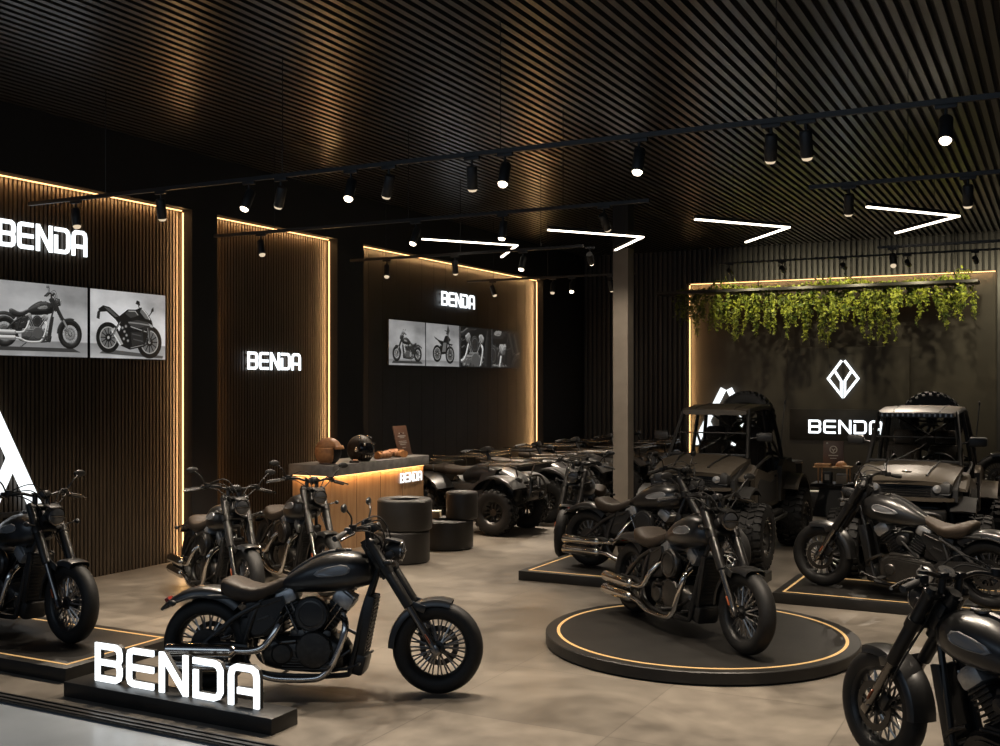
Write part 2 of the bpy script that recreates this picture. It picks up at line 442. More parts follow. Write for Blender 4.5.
    # ---- fuel tank
    TS = ((.50, .035, .725, .02, .025, 2.2), (.54, .075, .735, .035, .05, 2.3), (.62, .112, .755, .07, .09, 2.4), (.72, .140, .775, .115, .11, 2.5), (.82, .155, .79, .142, .12, 2.6), (.92, .160, .80, .152, .12, 2.7), (1.00, .155, .805, .147, .115, 2.7), (1.07, .138, .81, .128, .10, 2.6), (1.12, .11, .81, .10, .085, 2.4), (1.15, .06, .81, .055, .05, 2.2))
    def tank_y(x, z):
        x /= 1.01
        for p_, q_ in zip(TS, TS[1:]):
            if p_[0] <= x <= q_[0]:
                t_ = (x-p_[0])/(q_[0]-p_[0]); w, zc, hu, hd, e = [a_+(b_-a_)*t_ for a_, b_ in zip(p_[1:], q_[1:])]
                h = abs(z-zc)/(hu if z > zc else hd); return w*max(0, 1-min(1, h)**e)**(1/e)
        return .05
    t = MB(); rings = []
    for x, w, z, hu, hd, e in TS:
        rings.append(ring(x*1.01, w, z, hu, hd, e, 28))
    t.loft(rings); T = t.build('fuel_tank', M['paint'], root, OFF, 60)
    for sd in (-1, 1):
        b = MB(); outl = [Vector(q) for q in ((.74, .80), (.77, .83), (.86, .862), (.96, .884), (1.02, .876), (1.045, .85), (1.035, .82), (1.0, .802), (.90, .785), (.78, .78))]
        cc = sum(outl, Vector((0, 0)))/len(outl)+Vector((.015, .005)); rings = []
        for kk, dd in ((.85, -.006), (.81, .007), (.71, .009), (.66, .005), (.4, .005), (.02, .005)):
            rings.append([Vector((q.x, sd*(tank_y(q.x, q.y)+dd), q.y)) for q in [cc+(o_-cc)*kk for o_ in outl]])
        b.loft(rings); b.build('tank_badge', M['badge'], T, OFF)
    b = MB(); b.lathe([(.0, 0), (.04, 0), (.045, .008), (.04, .018), (.0, .02)], (.93, 0, .948), (.06, 0, 1), 24)
    b.build('filler_cap', M['darkchrome'], T, OFF)
    b = MB(); b.tube([(.56, 0, .775), (.64, 0, .832), (.75, 0, .896), (.86, 0, .938), (1.0, 0, .955)], [.014, .02, .022, .022, .014], 8, 4)
    b.build('tank_console', M['black'], T, OFF)
    # ---- seat
    s = MB(); rings = []
    for x, w, z, hu, hd in ((.115, .09, .725, .018, .03), (.125, .13, .72, .04, .055), (.16, .152, .705, .065, .075), (.21, .160, .695, .062, .085), (.28, .160, .685, .040, .085), (.35, .150, .68, .030, .085), (.42, .128, .688, .034, .08), (.48, .098, .705, .045, .06), (.53, .078, .725, .045, .045), (.57, .06, .745, .035, .03)):
        rings.append(ring(x, w, z, hu, hd, 3., 24))
    s.loft(rings); s.build('seat', M['leather'], root, OFF, 60)
    # ---- rear fender with its tail lamp
    f = MB(); angs = [R_(a) for a in range(48, 146, 5)]
    rings = []
    for k, a in enumerate(angs):
        tt = k/(len(angs)-1); r0 = .395+.012*max(0, tt-.7)*3; dr = .075*(1-max(0, tt-.55)*1.6); wd = .118*(1-max(0, tt-.6)*.5)
        sec = [(r0-dr, -wd), (r0-.03, -wd*.98), (r0-.01, -wd*.8), (r0, 0), (r0-.01, wd*.8), (r0-.03, wd*.98), (r0-dr, wd), (r0-dr, wd-.006), (r0-.034, wd*.93), (r0-.016, wd*.76), (r0-.008, 0), (r0-.016, -wd*.76), (r0-.034, -wd*.93), (r0-dr, -wd+.006)]
        rings.append([Vector((r*math.cos(a), y, WR+r*math.sin(a))) for r, y in sec])
    f.loft(rings); FE = f.build('rear_fender', M['paint'], root, OFF, 50)
    f = MB(); f.box((-.285, 0, .60), (.035, .09, .035), (0, -.6, 0), .01); f.build('tail_light', M['red'], FE, OFF)
    # struts for the fender, turn signals
    for sd in (-1, 1):
        sg = MB(); sg.tube([(.06, sd*.12, .635), (-.06, sd*.13, .64), (-.19, sd*.15, .60)], .008, 8, 4)
        sg.ell((-.20, sd*.165, .60), (.03, .022, .02), 12, 8); sg.build('turn_signal', M['black'], root, OFF)
        sg = MB(); sg.tube([F(.66, sd*.13, .02), F(.665, sd*.20, .05)], .008, 8); sg.ell(F(.665, sd*.215, .055), (.034, .02, .02), 12, 8)
        sg.build('turn_signal', M['black'], root, OFF)
    # ---- frame
    fr = MB()
    fr.tube([(1.165, 0, .93), (1.02, 0, .82), (.6, 0, .70), (.42, 0, .63)], .028, 10, 4)
    fr.tube([F(.60, 0, -.05), F(.86, 0, -.05)], .04, 14)
    for sd in (-1, 1):
        fr.tube([(1.19, sd*.025, .84), (1.10, sd*.085, .55), (1.03, sd*.11, .20), (.95, sd*.115, .13), (.45, sd*.115, .13), (.30, sd*.12, .24), (.33, sd*.125, .45), (.42, sd*.09, .64), (.6, sd*.04, .71)], .018, 8, 5)
        fr.tube([(.32, sd*.125, .31), (.15, sd*.125, .32), (0, sd*.125, WR)], [.026, .024, .022], 10, 4)
        fr.tube([(.40, sd*.12, .60), (.22, sd*.125, .50), (.0, sd*.125, WR)], .018, 8, 4)
        fr.tube([(.42, sd*.1, .64), (.24, sd*.115, .645), (.03, sd*.125, .64)], .014, 8, 4)
        fr.lathe([(.0, -.02), (.026, -.02), (.026, .02), (.0, .02)], (0, sd*.135, WR), (0, 1, 0), 16)
        fr.box((.0, sd*.14, WR), (.10, .016, .055), None, .006)
    fr.build('frame', M['black'], root, OFF)
    for sd in (-1, 1):
        sc = MB(); sc.prism([(.30, .46), (.33, .58), (.42, .62), (.55, .655), (.57, .60), (.50, .47), (.42, .40), (.35, .39)], .085, .118, lambda u, v, w: (u, sd*w, v))
        S_ = sc.build('side_cover', M['paint'], root, OFF)
        sc = MB(); sc.tube([(.33, sd*.121, .565), (.44, sd*.123, .592), (.54, sd*.12, .63)], .006, 6, 3); sc.box((.42, sd*.120, .50), (.09, .008, .018), (0, -.35, 0), .003)
        for q in ((.36, .42), (.33, .47), (.49, .5)): sc.tube([(q[0], sd*.115, q[1]), (q[0], sd*.124, q[1])], .008, 8)
        sc.build('cover_trim', M['darkalloy'], S_, OFF)
        fp = MB(); fp.tube([(.88, sd*.12, .19), (.90, sd*.19, .2), (.89, sd*.29, .205)], [.012, .014, .016], 8); fp.box((.89, sd*.255, .21), (.055, .10, .022), None, .008)
        fp.tube([(.9, sd*.16, .18), (1.0, sd*.19, .19), (1.10, sd*.20, .225)], .008, 6, 3); fp.box((1.10, sd*.215, .228), (.022, .06, .016), None, .005)
        fp.build('footpeg', M['black'], root, OFF)
    # battery and electrics between the side covers
    bt = MB(); bt.box((.42, 0, .50), (.24, .19, .25), (0, -.2, 0), .02); bt.box((.28, 0, .42), (.08, .16, .16), None, .02)
    bt.build('battery_box', M['black'], root, OFF)
    # ---- radiator
    ra = MB(); ra.box((1.125, 0, .46), (.045, .18, .38), (0, .18, 0), .01)
    for k in range(14): ra.box((1.150+.0048*(k-6.5), 0, .46+.026*(k-6.5)), (.012, .165, .010), (0, .18, 0))
    for sd in (-1, 1): ra.box((1.118, sd*.094, .46), (.06, .018, .40), (0, .18, 0), .006)
    ra.box((1.06, 0, .20), (.12, .2, .15), (0, .25, 0), .03)
    ra.build('radiator', M['black'], root, OFF)
    # ---- engine
    e = MB()
    e.loft([ring(x, w, .275, hu, hd, 3.2, 24) for x, w, hu, hd in ((.40, .08, .06, .08), (.43, .12, .09, .11), (.55, .135, .115, .135), (.75, .14, .13, .145), (.90, .13, .12, .145), (.97, .11, .08, .12), (1.0, .07, .04, .08))])
    e.box((.74, 0, .36), (.30, .19, .14), None, .03)
    for k in range(5): e.box((.74, -.138, .17+.018*k), (.36, .012, .007), None, .002)
    for a in range(10):
        an = 2*PI*a/10
        e.tube([(.78+.122*math.cos(an), -.15, .30+.102*math.sin(an)), (.78+.122*math.cos(an), -.164, .30+.102*math.sin(an))], .009, 6)
    e.tube([(.50, -.10, .37), (.55, -.145, .35), (.66, -.15, .36)], .014, 8, 4); e.tube([(.60, .10, .40), (.70, .145, .42), (.86, .13, .41)], .012, 8, 4)
    e.tube([(1.02, -.12, .30), (.93, -.15, .24), (.84, -.14, .20)], .011, 8, 4); e.tube([(.94, .13, .40), (1.04, .12, .35), (1.10, .1, .30)], .014, 8, 4)
    E = e.build('engine', M['darkalloy'], root, OFF)
    e = MB()
    e.lathe([(.0, .0), (.128, .0), (.128, .012), (.115, .024), (.07, .03), (.0, .032)], (.78, -.135, .30), (0, -1, .0), 32)
    e.lathe([(.0, .0), (.075, .0), (.075, .01), (.06, .022), (.0, .026)], (.56, -.13, .27), (0, -1, .0), 24)
    e.build('engine_cover', M['darkalloy'], E, OFF)
    e = MB(); pts = []
    for k in range(12): a = PI/2+PI*k/11; pts.append((.50+.095*math.cos(a), .27+.095*math.sin(a)))
    for k in range(12): a = -PI/2+PI*k/11; pts.append((.82+.115*math.cos(a), .28+.115*math.sin(a)))
    e.prism(pts, .10, .175, lambda u, v, w: (u, w, v)); ins = [(.66+(u-.66)*.9, .275+(v-.275)*.85) for u, v in pts]
    e.prism(ins, .175, .186, lambda u, v, w: (u, w, v))
    e.lathe([(.0, .0), (.055, .0), (.045, .012), (.0, .014)], (.84, .186, .28), (0, 1, 0), 24)
    e.build('primary_cover', M['darkalloy'], E, OFF)
    e = MB(); e.lathe([(.0, .0), (.078, .0), (.078, .012), (.066, .022), (.062, .018), (.0, .018)], (.51, .186, .27), (0, 1, 0), 32); e.build('clutch_cover', M['alloy'], E, OFF)
    for bs, tp in (((.69, 0, .385), (.585, 0, .595)), ((.775, 0, .385), (.93, 0, .59))):
        e = MB(); rot, axx = engine_cyl(e, bs, tp, .155, .135); Cc = e.build('cylinder', M['black'], root, OFF)
        h = MB(); p = Vector(tp)
        h.box(p+axx*.05, (.150, .185, .105), rot, .03); h.box(p+axx*.10, (.09, .14, .02), rot, .009)
        for sd in (-1, 1):
            for q in (-1, 1): h.tube([p+rot @ Vector((q*.05, sd*.065, .06)), p+rot @ Vector((q*.05, sd*.065, .109))], .010, 8)
        h.build('cylinder_head', M['alloy'], Cc, OFF)
        h = MB()
        for q in (-.022, .022): h.tube([Vector(bs)+rot @ Vector((q, -.088, 0)), p+rot @ Vector((q, -.085, .01))], .0075, 8)
        h.build('pushrod_tube', M['darkchrome'], Cc, OFF)
    a = MB(); a.lathe([(.0, .0), (.10, .0), (.116, .02), (.118, .055), (.108, .07), (.06, .075), (.0, .076)], (.765, -.105, .545), (0, -1, 0), 36)
    A = a.build('air_cleaner', M['paint'], root, OFF)
    a = MB(); a.lathe([(.082, .07), (.09, .07), (.09, .078), (.082, .08)], (.765, -.105, .545), (0, -1, 0), 36, closed=True); a.build('air_cleaner_ring', M['darkalloy'], A, OFF)
    a = MB(); a.box((.765, 0, .565), (.13, .13, .10), None, .02); a.tube([(.765, .0, .55), (.765, .1, .55), (.70, .13, .50), (.62, .12, .42)], .012, 8, 4); a.build('throttle_body', M['black'], root, OFF)
    # horn cover on the left
    a = MB(); a.lathe([(.0, 0), (.045, 0), (.055, .02), (.04, .04), (.0, .045)], (.76, .08, .545), (0, 1, 0), 24); a.build('horn', M['black'], root, OFF)
    # ---- exhausts on the right
    for path, zz in (([(.575, -.085, .53), (.55, -.165, .48), (.515, -.20, .405), (.45, -.205, .325), (.36, -.205, .298), (.24, -.205, .296)], .296), ([(.96, -.085, .53), (1.0, -.165, .48), (.985, -.19, .38), (.93, -.195, .24), (.86, -.195, .145), (.76, -.195, .118), (.55, -.195, .116), (.44, -.198, .14), (.36, -.203, .172), (.24, -.205, .186)], .186)):
        p = MB(); p.tube(path, .0235, 12, 6); X = p.build('exhaust_pipe', M['chrome'], root, OFF)
        p = MB(); p.lathe([(.024, 0), (.042, .02), (.046, .04), (.046, .46), (.042, .475), (.036, .475), (.034, .44), (.0, .44)], (.26, -.205, zz), (-1, 0, -.005), 24)
        p.build('muffler', M['chrome'], X, OFF)
    q = MB(); q.box((.14, -.175, .24), (.06, .02, .13), None, .006); q.tube([(.2, -.205, .34), (.2, -.205, .14)], .012, 6); q.box((-.02, -.2, .241), (.28, .02, .02), None, .005); q.build('exhaust_bracket', M['black'], root, OFF)
    # ---- rear shock, belt guard, kickstand
    k = MB(); k.tube([(.12, 0, .36), (.34, 0, .56)], .028, 12); k.tube([(.15, 0, .39), (.30, 0, .525)], .042, 12); k.build('shock_absorber', M['black'], root, OFF)
    k = MB(); k.prism([(.0, .39), (.10, .425), (.40, .40), (.46, .33), (.40, .30), (.1, .33), (.0, .34)], .148, .156, lambda u, v, w: (u, w, v)); k.build('belt_guard', M['black'], root, OFF)
    k = MB(); k.tube([(.55, .10, .12), (.48, .18, .07), (.42, .27, .024)], .011, 8); k.box((.41, .285, .022), (.06, .05, .012), None, .004); k.build('kickstand', M['black'], root, OFF)
    return root
# ------------------------------------------------------------------ off-road wheels, buggies and quads
def knob_wheel(root, name, c, R, w, rim, axis=(0, 1, 0), nl=26, beads=True, sf=1):
    """off-road wheel: rim as the part, tyre as its sub-part"""
    u, v, d = basis(axis); c = Vector(c)
    W = MB(); h = w/2
    W.lathe([(rim, -h*.8), (rim+.012, -h*.85), (rim+.012, -h*.6), (rim-.03, -h*.3), (rim-.03, h*.3), (rim+.012, h*.6), (rim+.012, h*.85), (rim, h*.8), (rim-.045, h*.3), (rim-.045, -h*.3)], c, axis, 32, closed=True)
    W.lathe([(0, -h*.5), (rim*.3, -h*.5), (rim*.32, -h*.35), (rim*.32, h*.45), (rim*.22, h*.6), (0, h*.62)], c, axis, 20)
    for k in range(10):
        a = 2*PI*k/10; e = u*math.cos(a)+v*math.sin(a)
        for s in (-1, 1): W.tube([c+e*rim*.28+d*s*h*.35, c+e*(rim-.02)+d*s*h*.55], .014*rim/.18, 6)
    o = W.build(name, M['darkalloy'], root)
    if beads:
        b = MB()
        for k in range(16):
            a = 2*PI*k/16; e = u*math.cos(a)+v*math.sin(a)
            b.tube([c+e*(rim-.004)+d*sf*h*.78, c+e*(rim-.004)+d*sf*h*.92], .009, 6)
        b.lathe([(rim-.016, sf*h*.80), (rim+.008, sf*h*.80), (rim+.008, sf*h*.86), (rim-.016, sf*h*.86)], c, axis, 32, closed=True)
        b.build('rim_bolts', M['chrome'], o)
    T = MB()
    r0 = R-.022
    T.lathe([(rim+.004, -h*.82), (rim+.03, -h*.96), (R*.82, -h*1.0), (r0-.02, -h*.95), (r0, -h*.8), (r0+.004, 0), (r0, h*.8), (r0-.02, h*.95), (R*.82, h*1.0), (rim+.03, h*.96), (rim+.004, h*.82)], c, axis, 48, closed=True)
    for k in range(nl):
        for row, (y0, y1, off) in enumerate(((-.98, -.5, 0), (-.46, -.02, .5), (.02, .46, 0), (.5, .98, .5))):
            a0 = 2*PI*(k+off)/nl; da = 2*PI/nl*.29; sk = .35*2*PI/nl*(1 if row in (1,) else -1 if row == 2 else 0)
            vs = []
            for rr, ins in ((r0-.008, 1.), (R, .86)):
                for aa, yy in ((-da, y0), (da, y0), (da, y1), (-da, y1)):
                    an = a0+aa*ins+(sk if yy == y1 else 0); ym = (y0+y1)/2+(yy-(y0+y1)/2)*ins
                    rad = rr-(.012 if abs(yy) > .9 else 0)
                    vs.append(c+(u*math.cos(an)+v*math.sin(an))*rad+d*ym*h)
            T.add(vs, [(3, 2, 1, 0), (4, 5, 6, 7), (0, 1, 5, 4), (1, 2, 6, 5), (2, 3, 7, 6), (3, 0, 4, 7)])
    T.build('tyre', M['rubber'], o, smooth=30)
    return o
def flare(mb, c, r, a0, a1, y0, y1, th=.018, n=12, drop=.05):
    rings = []
    for k in range(n+1):
        a = R_(a0+(a1-a0)*k/n)
        sec = [(r, y0), (r+.012, (y0+y1)/2), (r, y1), (r-drop, y1), (r-drop, y1-.012*(1 if y1 > y0 else -1)), (r-th, y1-.015*(1 if y1 > y0 else -1)), (r-th, y0)]
        rings.append([Vector((c[0]+q*math.cos(a), y, c[2]+q*math.sin(a))) for q, y in sec])
    return mb.loft(rings)
def make_buggy(lightbar=False):
    root = empty('off_road_buggy')
    for x in (1.05, -1.05):
        for s in (-1, 1): knob_wheel(root, 'front_wheel' if x > 0 else 'rear_wheel', (x, s*.64, .38), .38, .34, .20, sf=s)
    ch = MB(); ch.box((0, 0, .50), (2.3, .86, .20), None, .03); ch.box((.95, 0, .68), (.62, .66, .34), None, .05); ch.box((-1.0, 0, .70), (.7, .7, .36), None, .04)
    ch.box((0, 0, .62), (1.2, 1.0, .10), None, .02)
    ch.build('chassis', M['utvdark'], root)
    for x in (1.05, -1.05):
        for s in (-1, 1):
            su = MB()
            for dx in (-.16, .16):
                for z in (.36, .46): su.tube([(x+dx, s*.28, z+.04), (x+dx*.2, s*.53, z)], .018, 8)
            su.tube([(x, s*.36, .95), (x, s*.48, .42)], .022, 10); su.tube([(x, s*.376, .88), (x, s*.455, .53)], .042, 12)
            su.build('suspension', M['black'], root)
    # hood: crowned, falling to the nose
    h = MB(); rings = []
    for x, w, z in ((.66, .50, 1.275), (.80, .50, 1.265), (1.0, .49, 1.242), (1.2, .475, 1.205), (1.36, .455, 1.160), (1.41, .44, 1.115)):
        n = 12; top = []; bot = []
        for k in range(n+1):
            y = w*(1-2*k/n); q = abs(y)/w; top.append(Vector((x-.10*q*q*(x-.5), y, z-.05*q**3))); bot.append(Vector((x-.10*q*q*(x-.5)-.01, y, z-.05*q**3-.045)))
        rings.append(top+bot[::-1])
    h.loft(rings); H = h.build('hood', M['utv'], root, smooth=30)
    for s in (-1, 1):
        g = MB(); g.tube([(.67, s*.27, 1.274), (.80, s*.27, 1.266), (1.0, s*.25, 1.243), (1.2, s*.22, 1.207), (1.35, s*.20, 1.165)], .010, 6)
        g.build('hood_seam', M['utvdark'], H)
    g = MB(); g.ell((1.25, 0, 1.194), (.022, .05, .009), 16, 8); g.build('nose_badge', M['chrome'], H)
    # nose
    n = MB(); n.box((1.27, 0, 1.01), (.16, .84, .20), None, .03)
    n.build('nose', M['utvdark'], root)
    gr = MB()
    for k in range(6): gr.box((1.352, 0, .965+.025*k), (.02, .48, .009), (0, .3, 0))
    for k in range(5): gr.box((1.35, -.2+.1*k, 1.025), (.012, .012, .14))
    gr.build('grille', M['black'], root)
    for s in (-1, 1):
        l = MB(); l.box((1.31, s*.345, 1.03), (.10, .20, .12), (0, -.15, s*-.28), .025); L = l.build('headlight', M['utvdark'], root)
        l = MB()
        for q in (-.055, .055): l.lathe([(.045, 0), (.04, .02), (.0, .028)], (1.352-abs(.345+q*.85-.30)*.22, s*(.345+q*.85), 1.03), (1, s*.28, .1), 20)
        l.box((1.352, s*.345, .98), (.01, .17, .012), (0, 0, s*-.28)); l.build('headlight_lens', M['alloy'], L)
    b = MB()
    pr = [(1.41, -.30), (1.41, .30), (1.33, .46), (1.10, .51), (1.10, .45), (1.28, .41), (1.36, .28), (1.36, -.28), (1.28, -.41), (1.10, -.45), (1.10, -.51), (1.33, -.46)]
    b.prism(pr, .905, .94); b.build('nose_lip', M['utv'], root)
    b = MB(); b.box((1.31, 0, .72), (.10, .78, .20), (0, .2, 0), .03)
    for k in range(3): b.box((1.375, 0, .66+.05*k), (.02, .6-.05*k, .012))
    b.tube([(1.20, -.36, .55), (1.42, -.34, .64), (1.45, -.3, .78), (1.45, .3, .78), (1.42, .34, .64), (1.20, .36, .55)], .024, 10, 5)
    b.box((1.25, 0, .53), (.3, .5, .05), (0, -.5, 0), .015)
    b.build('bumper', M['black'], root)
    for s in (-1, 1):
        f = MB(); flare(f, (1.03, 0, .47), .455, 48, 128, s*.42, s*.66, drop=.03); f.prism([(1.30, 1.02), (1.05, 1.12), (.66, 1.22), (.60, .95), (.78, .86), (1.3, .90)], s*.44, s*.49, lambda u, v, w: (u, w, v))
        FF = f.build('front_fender', M['utvdark'], root)
        f = MB(); f.loft([[Vector((x, s*y, z)) for y, z in ((.43, z0), (.55, z0-.03), (.57, z0-.06), (.43, z0-.04))] for x, z0 in ((1.15, 1.05), (1.0, 1.08), (.80, 1.12), (.64, 1.18))]); f.build('fender_top', M['utv'], FF, smooth=30)
        f = MB(); flare(f, (-1.05, 0, .46), .475, 40, 150, s*.44, s*.76, drop=.03); f.prism([(-.55, .62), (-.62, 1.06), (-.80, 1.14), (-1.40, 1.05), (-1.45, .92), (-1.0, .90), (-.75, .62)], s*.52, s*.58, lambda u, v, w: (u, w, v))
        f.build('rear_fender', M['utv'], root)
        d = MB(); d.prism([(.62, .60), (.64, 1.02), (.50, 1.10), (-.10, 1.0), (-.46, 1.02), (-.50, .60)], s*.50, s*.555, lambda u, v, w: (u, w, v))
        D = d.build('door', M['utv'], root)
        d = MB(); d.prism([(.50, .66), (.52, .92), (.40, .97), (-.1, .90), (-.38, .92), (-.40, .66)], s*.555, s*.563, lambda u, v, w: (u, w, v)); d.box((-.36, s*.566, .96), (.10, .02, .025), None, .006)
        d.build('door_inset', M['utvdark'], D)
        r = MB(); r.box((.10, s*.60, .52), (1.0, .10, .07), None, .02); r.tube([(.55, s*.60, .50), (.5, s*.68, .48), (-.4, s*.68, .48), (-.46, s*.60, .50)], .022, 8, 4)
        r.build('side_step', M['black'], root)
        k = MB()
        k.tube([(.70, s*.475, 1.22), (.56, s*.45, 1.42), (.35, s*.405, 1.745), (.28, s*.40, 1.775), (-.30, s*.41, 1.80), (-.62, s*.415, 1.79), (-.70, s*.43, 1.72), (-.84, s*.50, 1.30), (-.88, s*.52, .98)], .026, 10, 3)
        k.tube([(-.30, s*.41, 1.78), (-.34, s*.49, 1.3), (-.40, s*.52, 1.0)], .024, 10, 3)
        k.tube([(-.32, s*.45, 1.5), (-.58, s*.48, 1.35), (-.86, s*.51, 1.12)], .018, 8)
        k.tube([(.62, s*.50, 1.06), (.1, s*.53, 1.18), (-.36, s*.50, 1.2)], .018, 8, 4)
        k.build('roll_cage', M['black'], root)
        m = MB(); m.tube([(.52, s*.44, 1.45), (.52, s*.54, 1.47)], .011, 8); m.box((.50, s*.63, 1.475), (.06, .19, .105), (0, 0, s*.12), .028)
        mi = m.build('mirror', M['utvdark'], root)
        m = MB(); m.box((.467, s*.629, 1.475), (.006, .16, .08), (0, 0, s*.12), .002); m.build('mirror_glass', M['mirror'], mi)
    for x, z, w in ((.345, 1.75, .405), (-.30, 1.80, .41), (-.66, 1.76, .42), (-.86, 1.2, .505)):
        k = MB(); k.tube([(x, -w, z), (x, w, z)], .022, 10); k.build('cage_crossbar', M['black'], root)
    for s in (-1, 1):
        k = MB(); k.tube([(-.66+.012*s, -.40*s, 1.74), (-.86+.012*s, .46*s, 1.2)], .012, 8); k.build('cage_brace', M['black'], root)
    rf = MB(); rings = []
    for x, w, z in ((.40, .395, 1.775), (.34, .415, 1.80), (-.2, .43, 1.835), (-.66, .43, 1.83), (-.76, .41, 1.81)):
        rings.append([Vector((x, y*w, z+q)) for y, q in ((1, -.035), (.97, 0), (.6, .012), (0, .016), (-.6, .012), (-.97, 0), (-1, -.035), (-.9, -.05), (.9, -.05))])
    rf.loft(rings); RF = rf.build('roof', M['utv'], root, smooth=30)
    g = MB()
    for s in (-1, 1): g.tube([(.39, s*.24, 1.79), (.34, s*.245, 1.812), (-.2, s*.25, 1.846), (-.66, s*.25, 1.841), (-.75, s*.245, 1.823)], .008, 6)
    g.build('roof_seam', M['utvdark'], RF)
    if lightbar:
        g = MB(); g.box((.41, 0, 1.755), (.06, .77, .055), None, .012)
        for q in range(28): g.box((.442, -.372+.0276*q, 1.755), (.012, .009, .05))
        LB = g.build('light_bar', M['utvdark'], RF)
        g = MB()
        for q in range(14): g.box((.4425, -.359+.0552*q, 1.755), (.006, .034, .03))
        g.build('light_bar_lens', M['alloy'], LB)
    w = MB()
    a = Vector((.69, 0, 1.265)); b2 = Vector((.345, 0, 1.745)); nn = Vector((.81, 0, .58))*.004
    v = [(a.x, -.45, a.z), (a.x, .45, a.z), (b2.x, .385, b2.z), (b2.x, -.385, b2.z)]
    vs = [Vector(p)-nn for p in v]+[Vector(p)+nn for p in v]
    w.add(vs, [(3, 2, 1, 0), (4, 5, 6, 7), (0, 1, 5, 4), (1, 2, 6, 5), (2, 3, 7, 6), (3, 0, 4, 7)])
    WS = w.build('windshield', M['wind'], root, smooth=0)
    w = MB(); m1 = a.lerp(b2, .52); w.box((m1.x, 0, m1.z), (.016, .83, .014), (0, -.62, 0)); w.box((a.x, 0, a.z), (.03, .92, .03), None, .006)
    w.tube([(.70, -.18, 1.275), (.60, .05, 1.40), (.56, .12, 1.46)], .006, 6); w.build('windshield_trim', M['utvdark'], WS)
    i = MB(); i.box((.52, 0, 1.10), (.30, .90, .24), None, .05); i.box((.42, -.1, 1.17), (.18, .3, .12), None, .02); i.build('dashboard', M['utvdark'], root)
    i = MB(); c = Vector((.24, .22, 1.20)); u, v_, d = basis((-.8, 0, .6))
    i.tube([c+(u*math.cos(2*PI*q/24)+v_*math.sin(2*PI*q/24))*.165 for q in range(25)], .015, 8)
    for q in range(3): i.tube([c, c+(u*math.cos(2*PI*q/3+.5)+v_*math.sin(2*PI*q/3+.5))*.165], .012, 6)
    i.tube([c, (.50, .22, 1.06)], .02, 8); i.build('steering_wheel', M['black'], root)
    for s in (-1, 1):
        se = MB(); se.box((-.10, s*.23, .80), (.50, .40, .16), (0, -.1, 0), .05); se.box((-.38, s*.23, 1.10), (.14, .38, .58), (0, -.25, 0), .05); se.box((-.46, s*.23, 1.47), (.10, .24, .18), (0, -.2, 0), .04)
        for q in (-1, 1): se.box((-.33, s*.23+q*.15, 1.08), (.14, .08, .48), (0, -.25, 0), .03)
        se.build('seat', M['leather'], root)
    bd = MB(); bd.box((-1.14, 0, .93), (.66, 1.0, .06), None, .01)
    for s in (-1, 1): bd.box((-1.14, s*.50, 1.02), (.66, .04, .20), None, .01)
    bd.box((-1.46, 0, 1.02), (.04, 1.02, .20), None, .01); bd.box((-.82, 0, 1.02), (.04, 1.02, .20), None, .01)
    bd.build('cargo_bed', M['utvdark'], root)
    ca = MB(); ca.tube([(-.88, -.2, 1.2), (-.98, -.2, 1.5), (-.98, -.08, 1.6), (-.98, .08, 1.6), (-.98, .2, 1.5), (-.88, .2, 1.2)], .02, 8); ca.tube([(-.98, 0, 1.62), (-1.06, 0, 1.62)], .04, 10); ca.tube([(-.68, 0, 1.74), (-.98, 0, 1.66)], .02, 8)
    ca.build('spare_wheel_carrier', M['black'], root)
    knob_wheel(root, 'spare_wheel', (-1.14, 0, 1.64), .37, .25, .19, (-1, 0, 0), 26)
    an = MB(); an.tube([(-.80, .50, 1.05), (-.83, .53, 1.5), (-.86, .56, 1.86)], .006, 6); an.ell((-.86, .56, 1.87), (.012, .012, .03), 10, 6); an.build('antenna', M['black'], root)
    return root
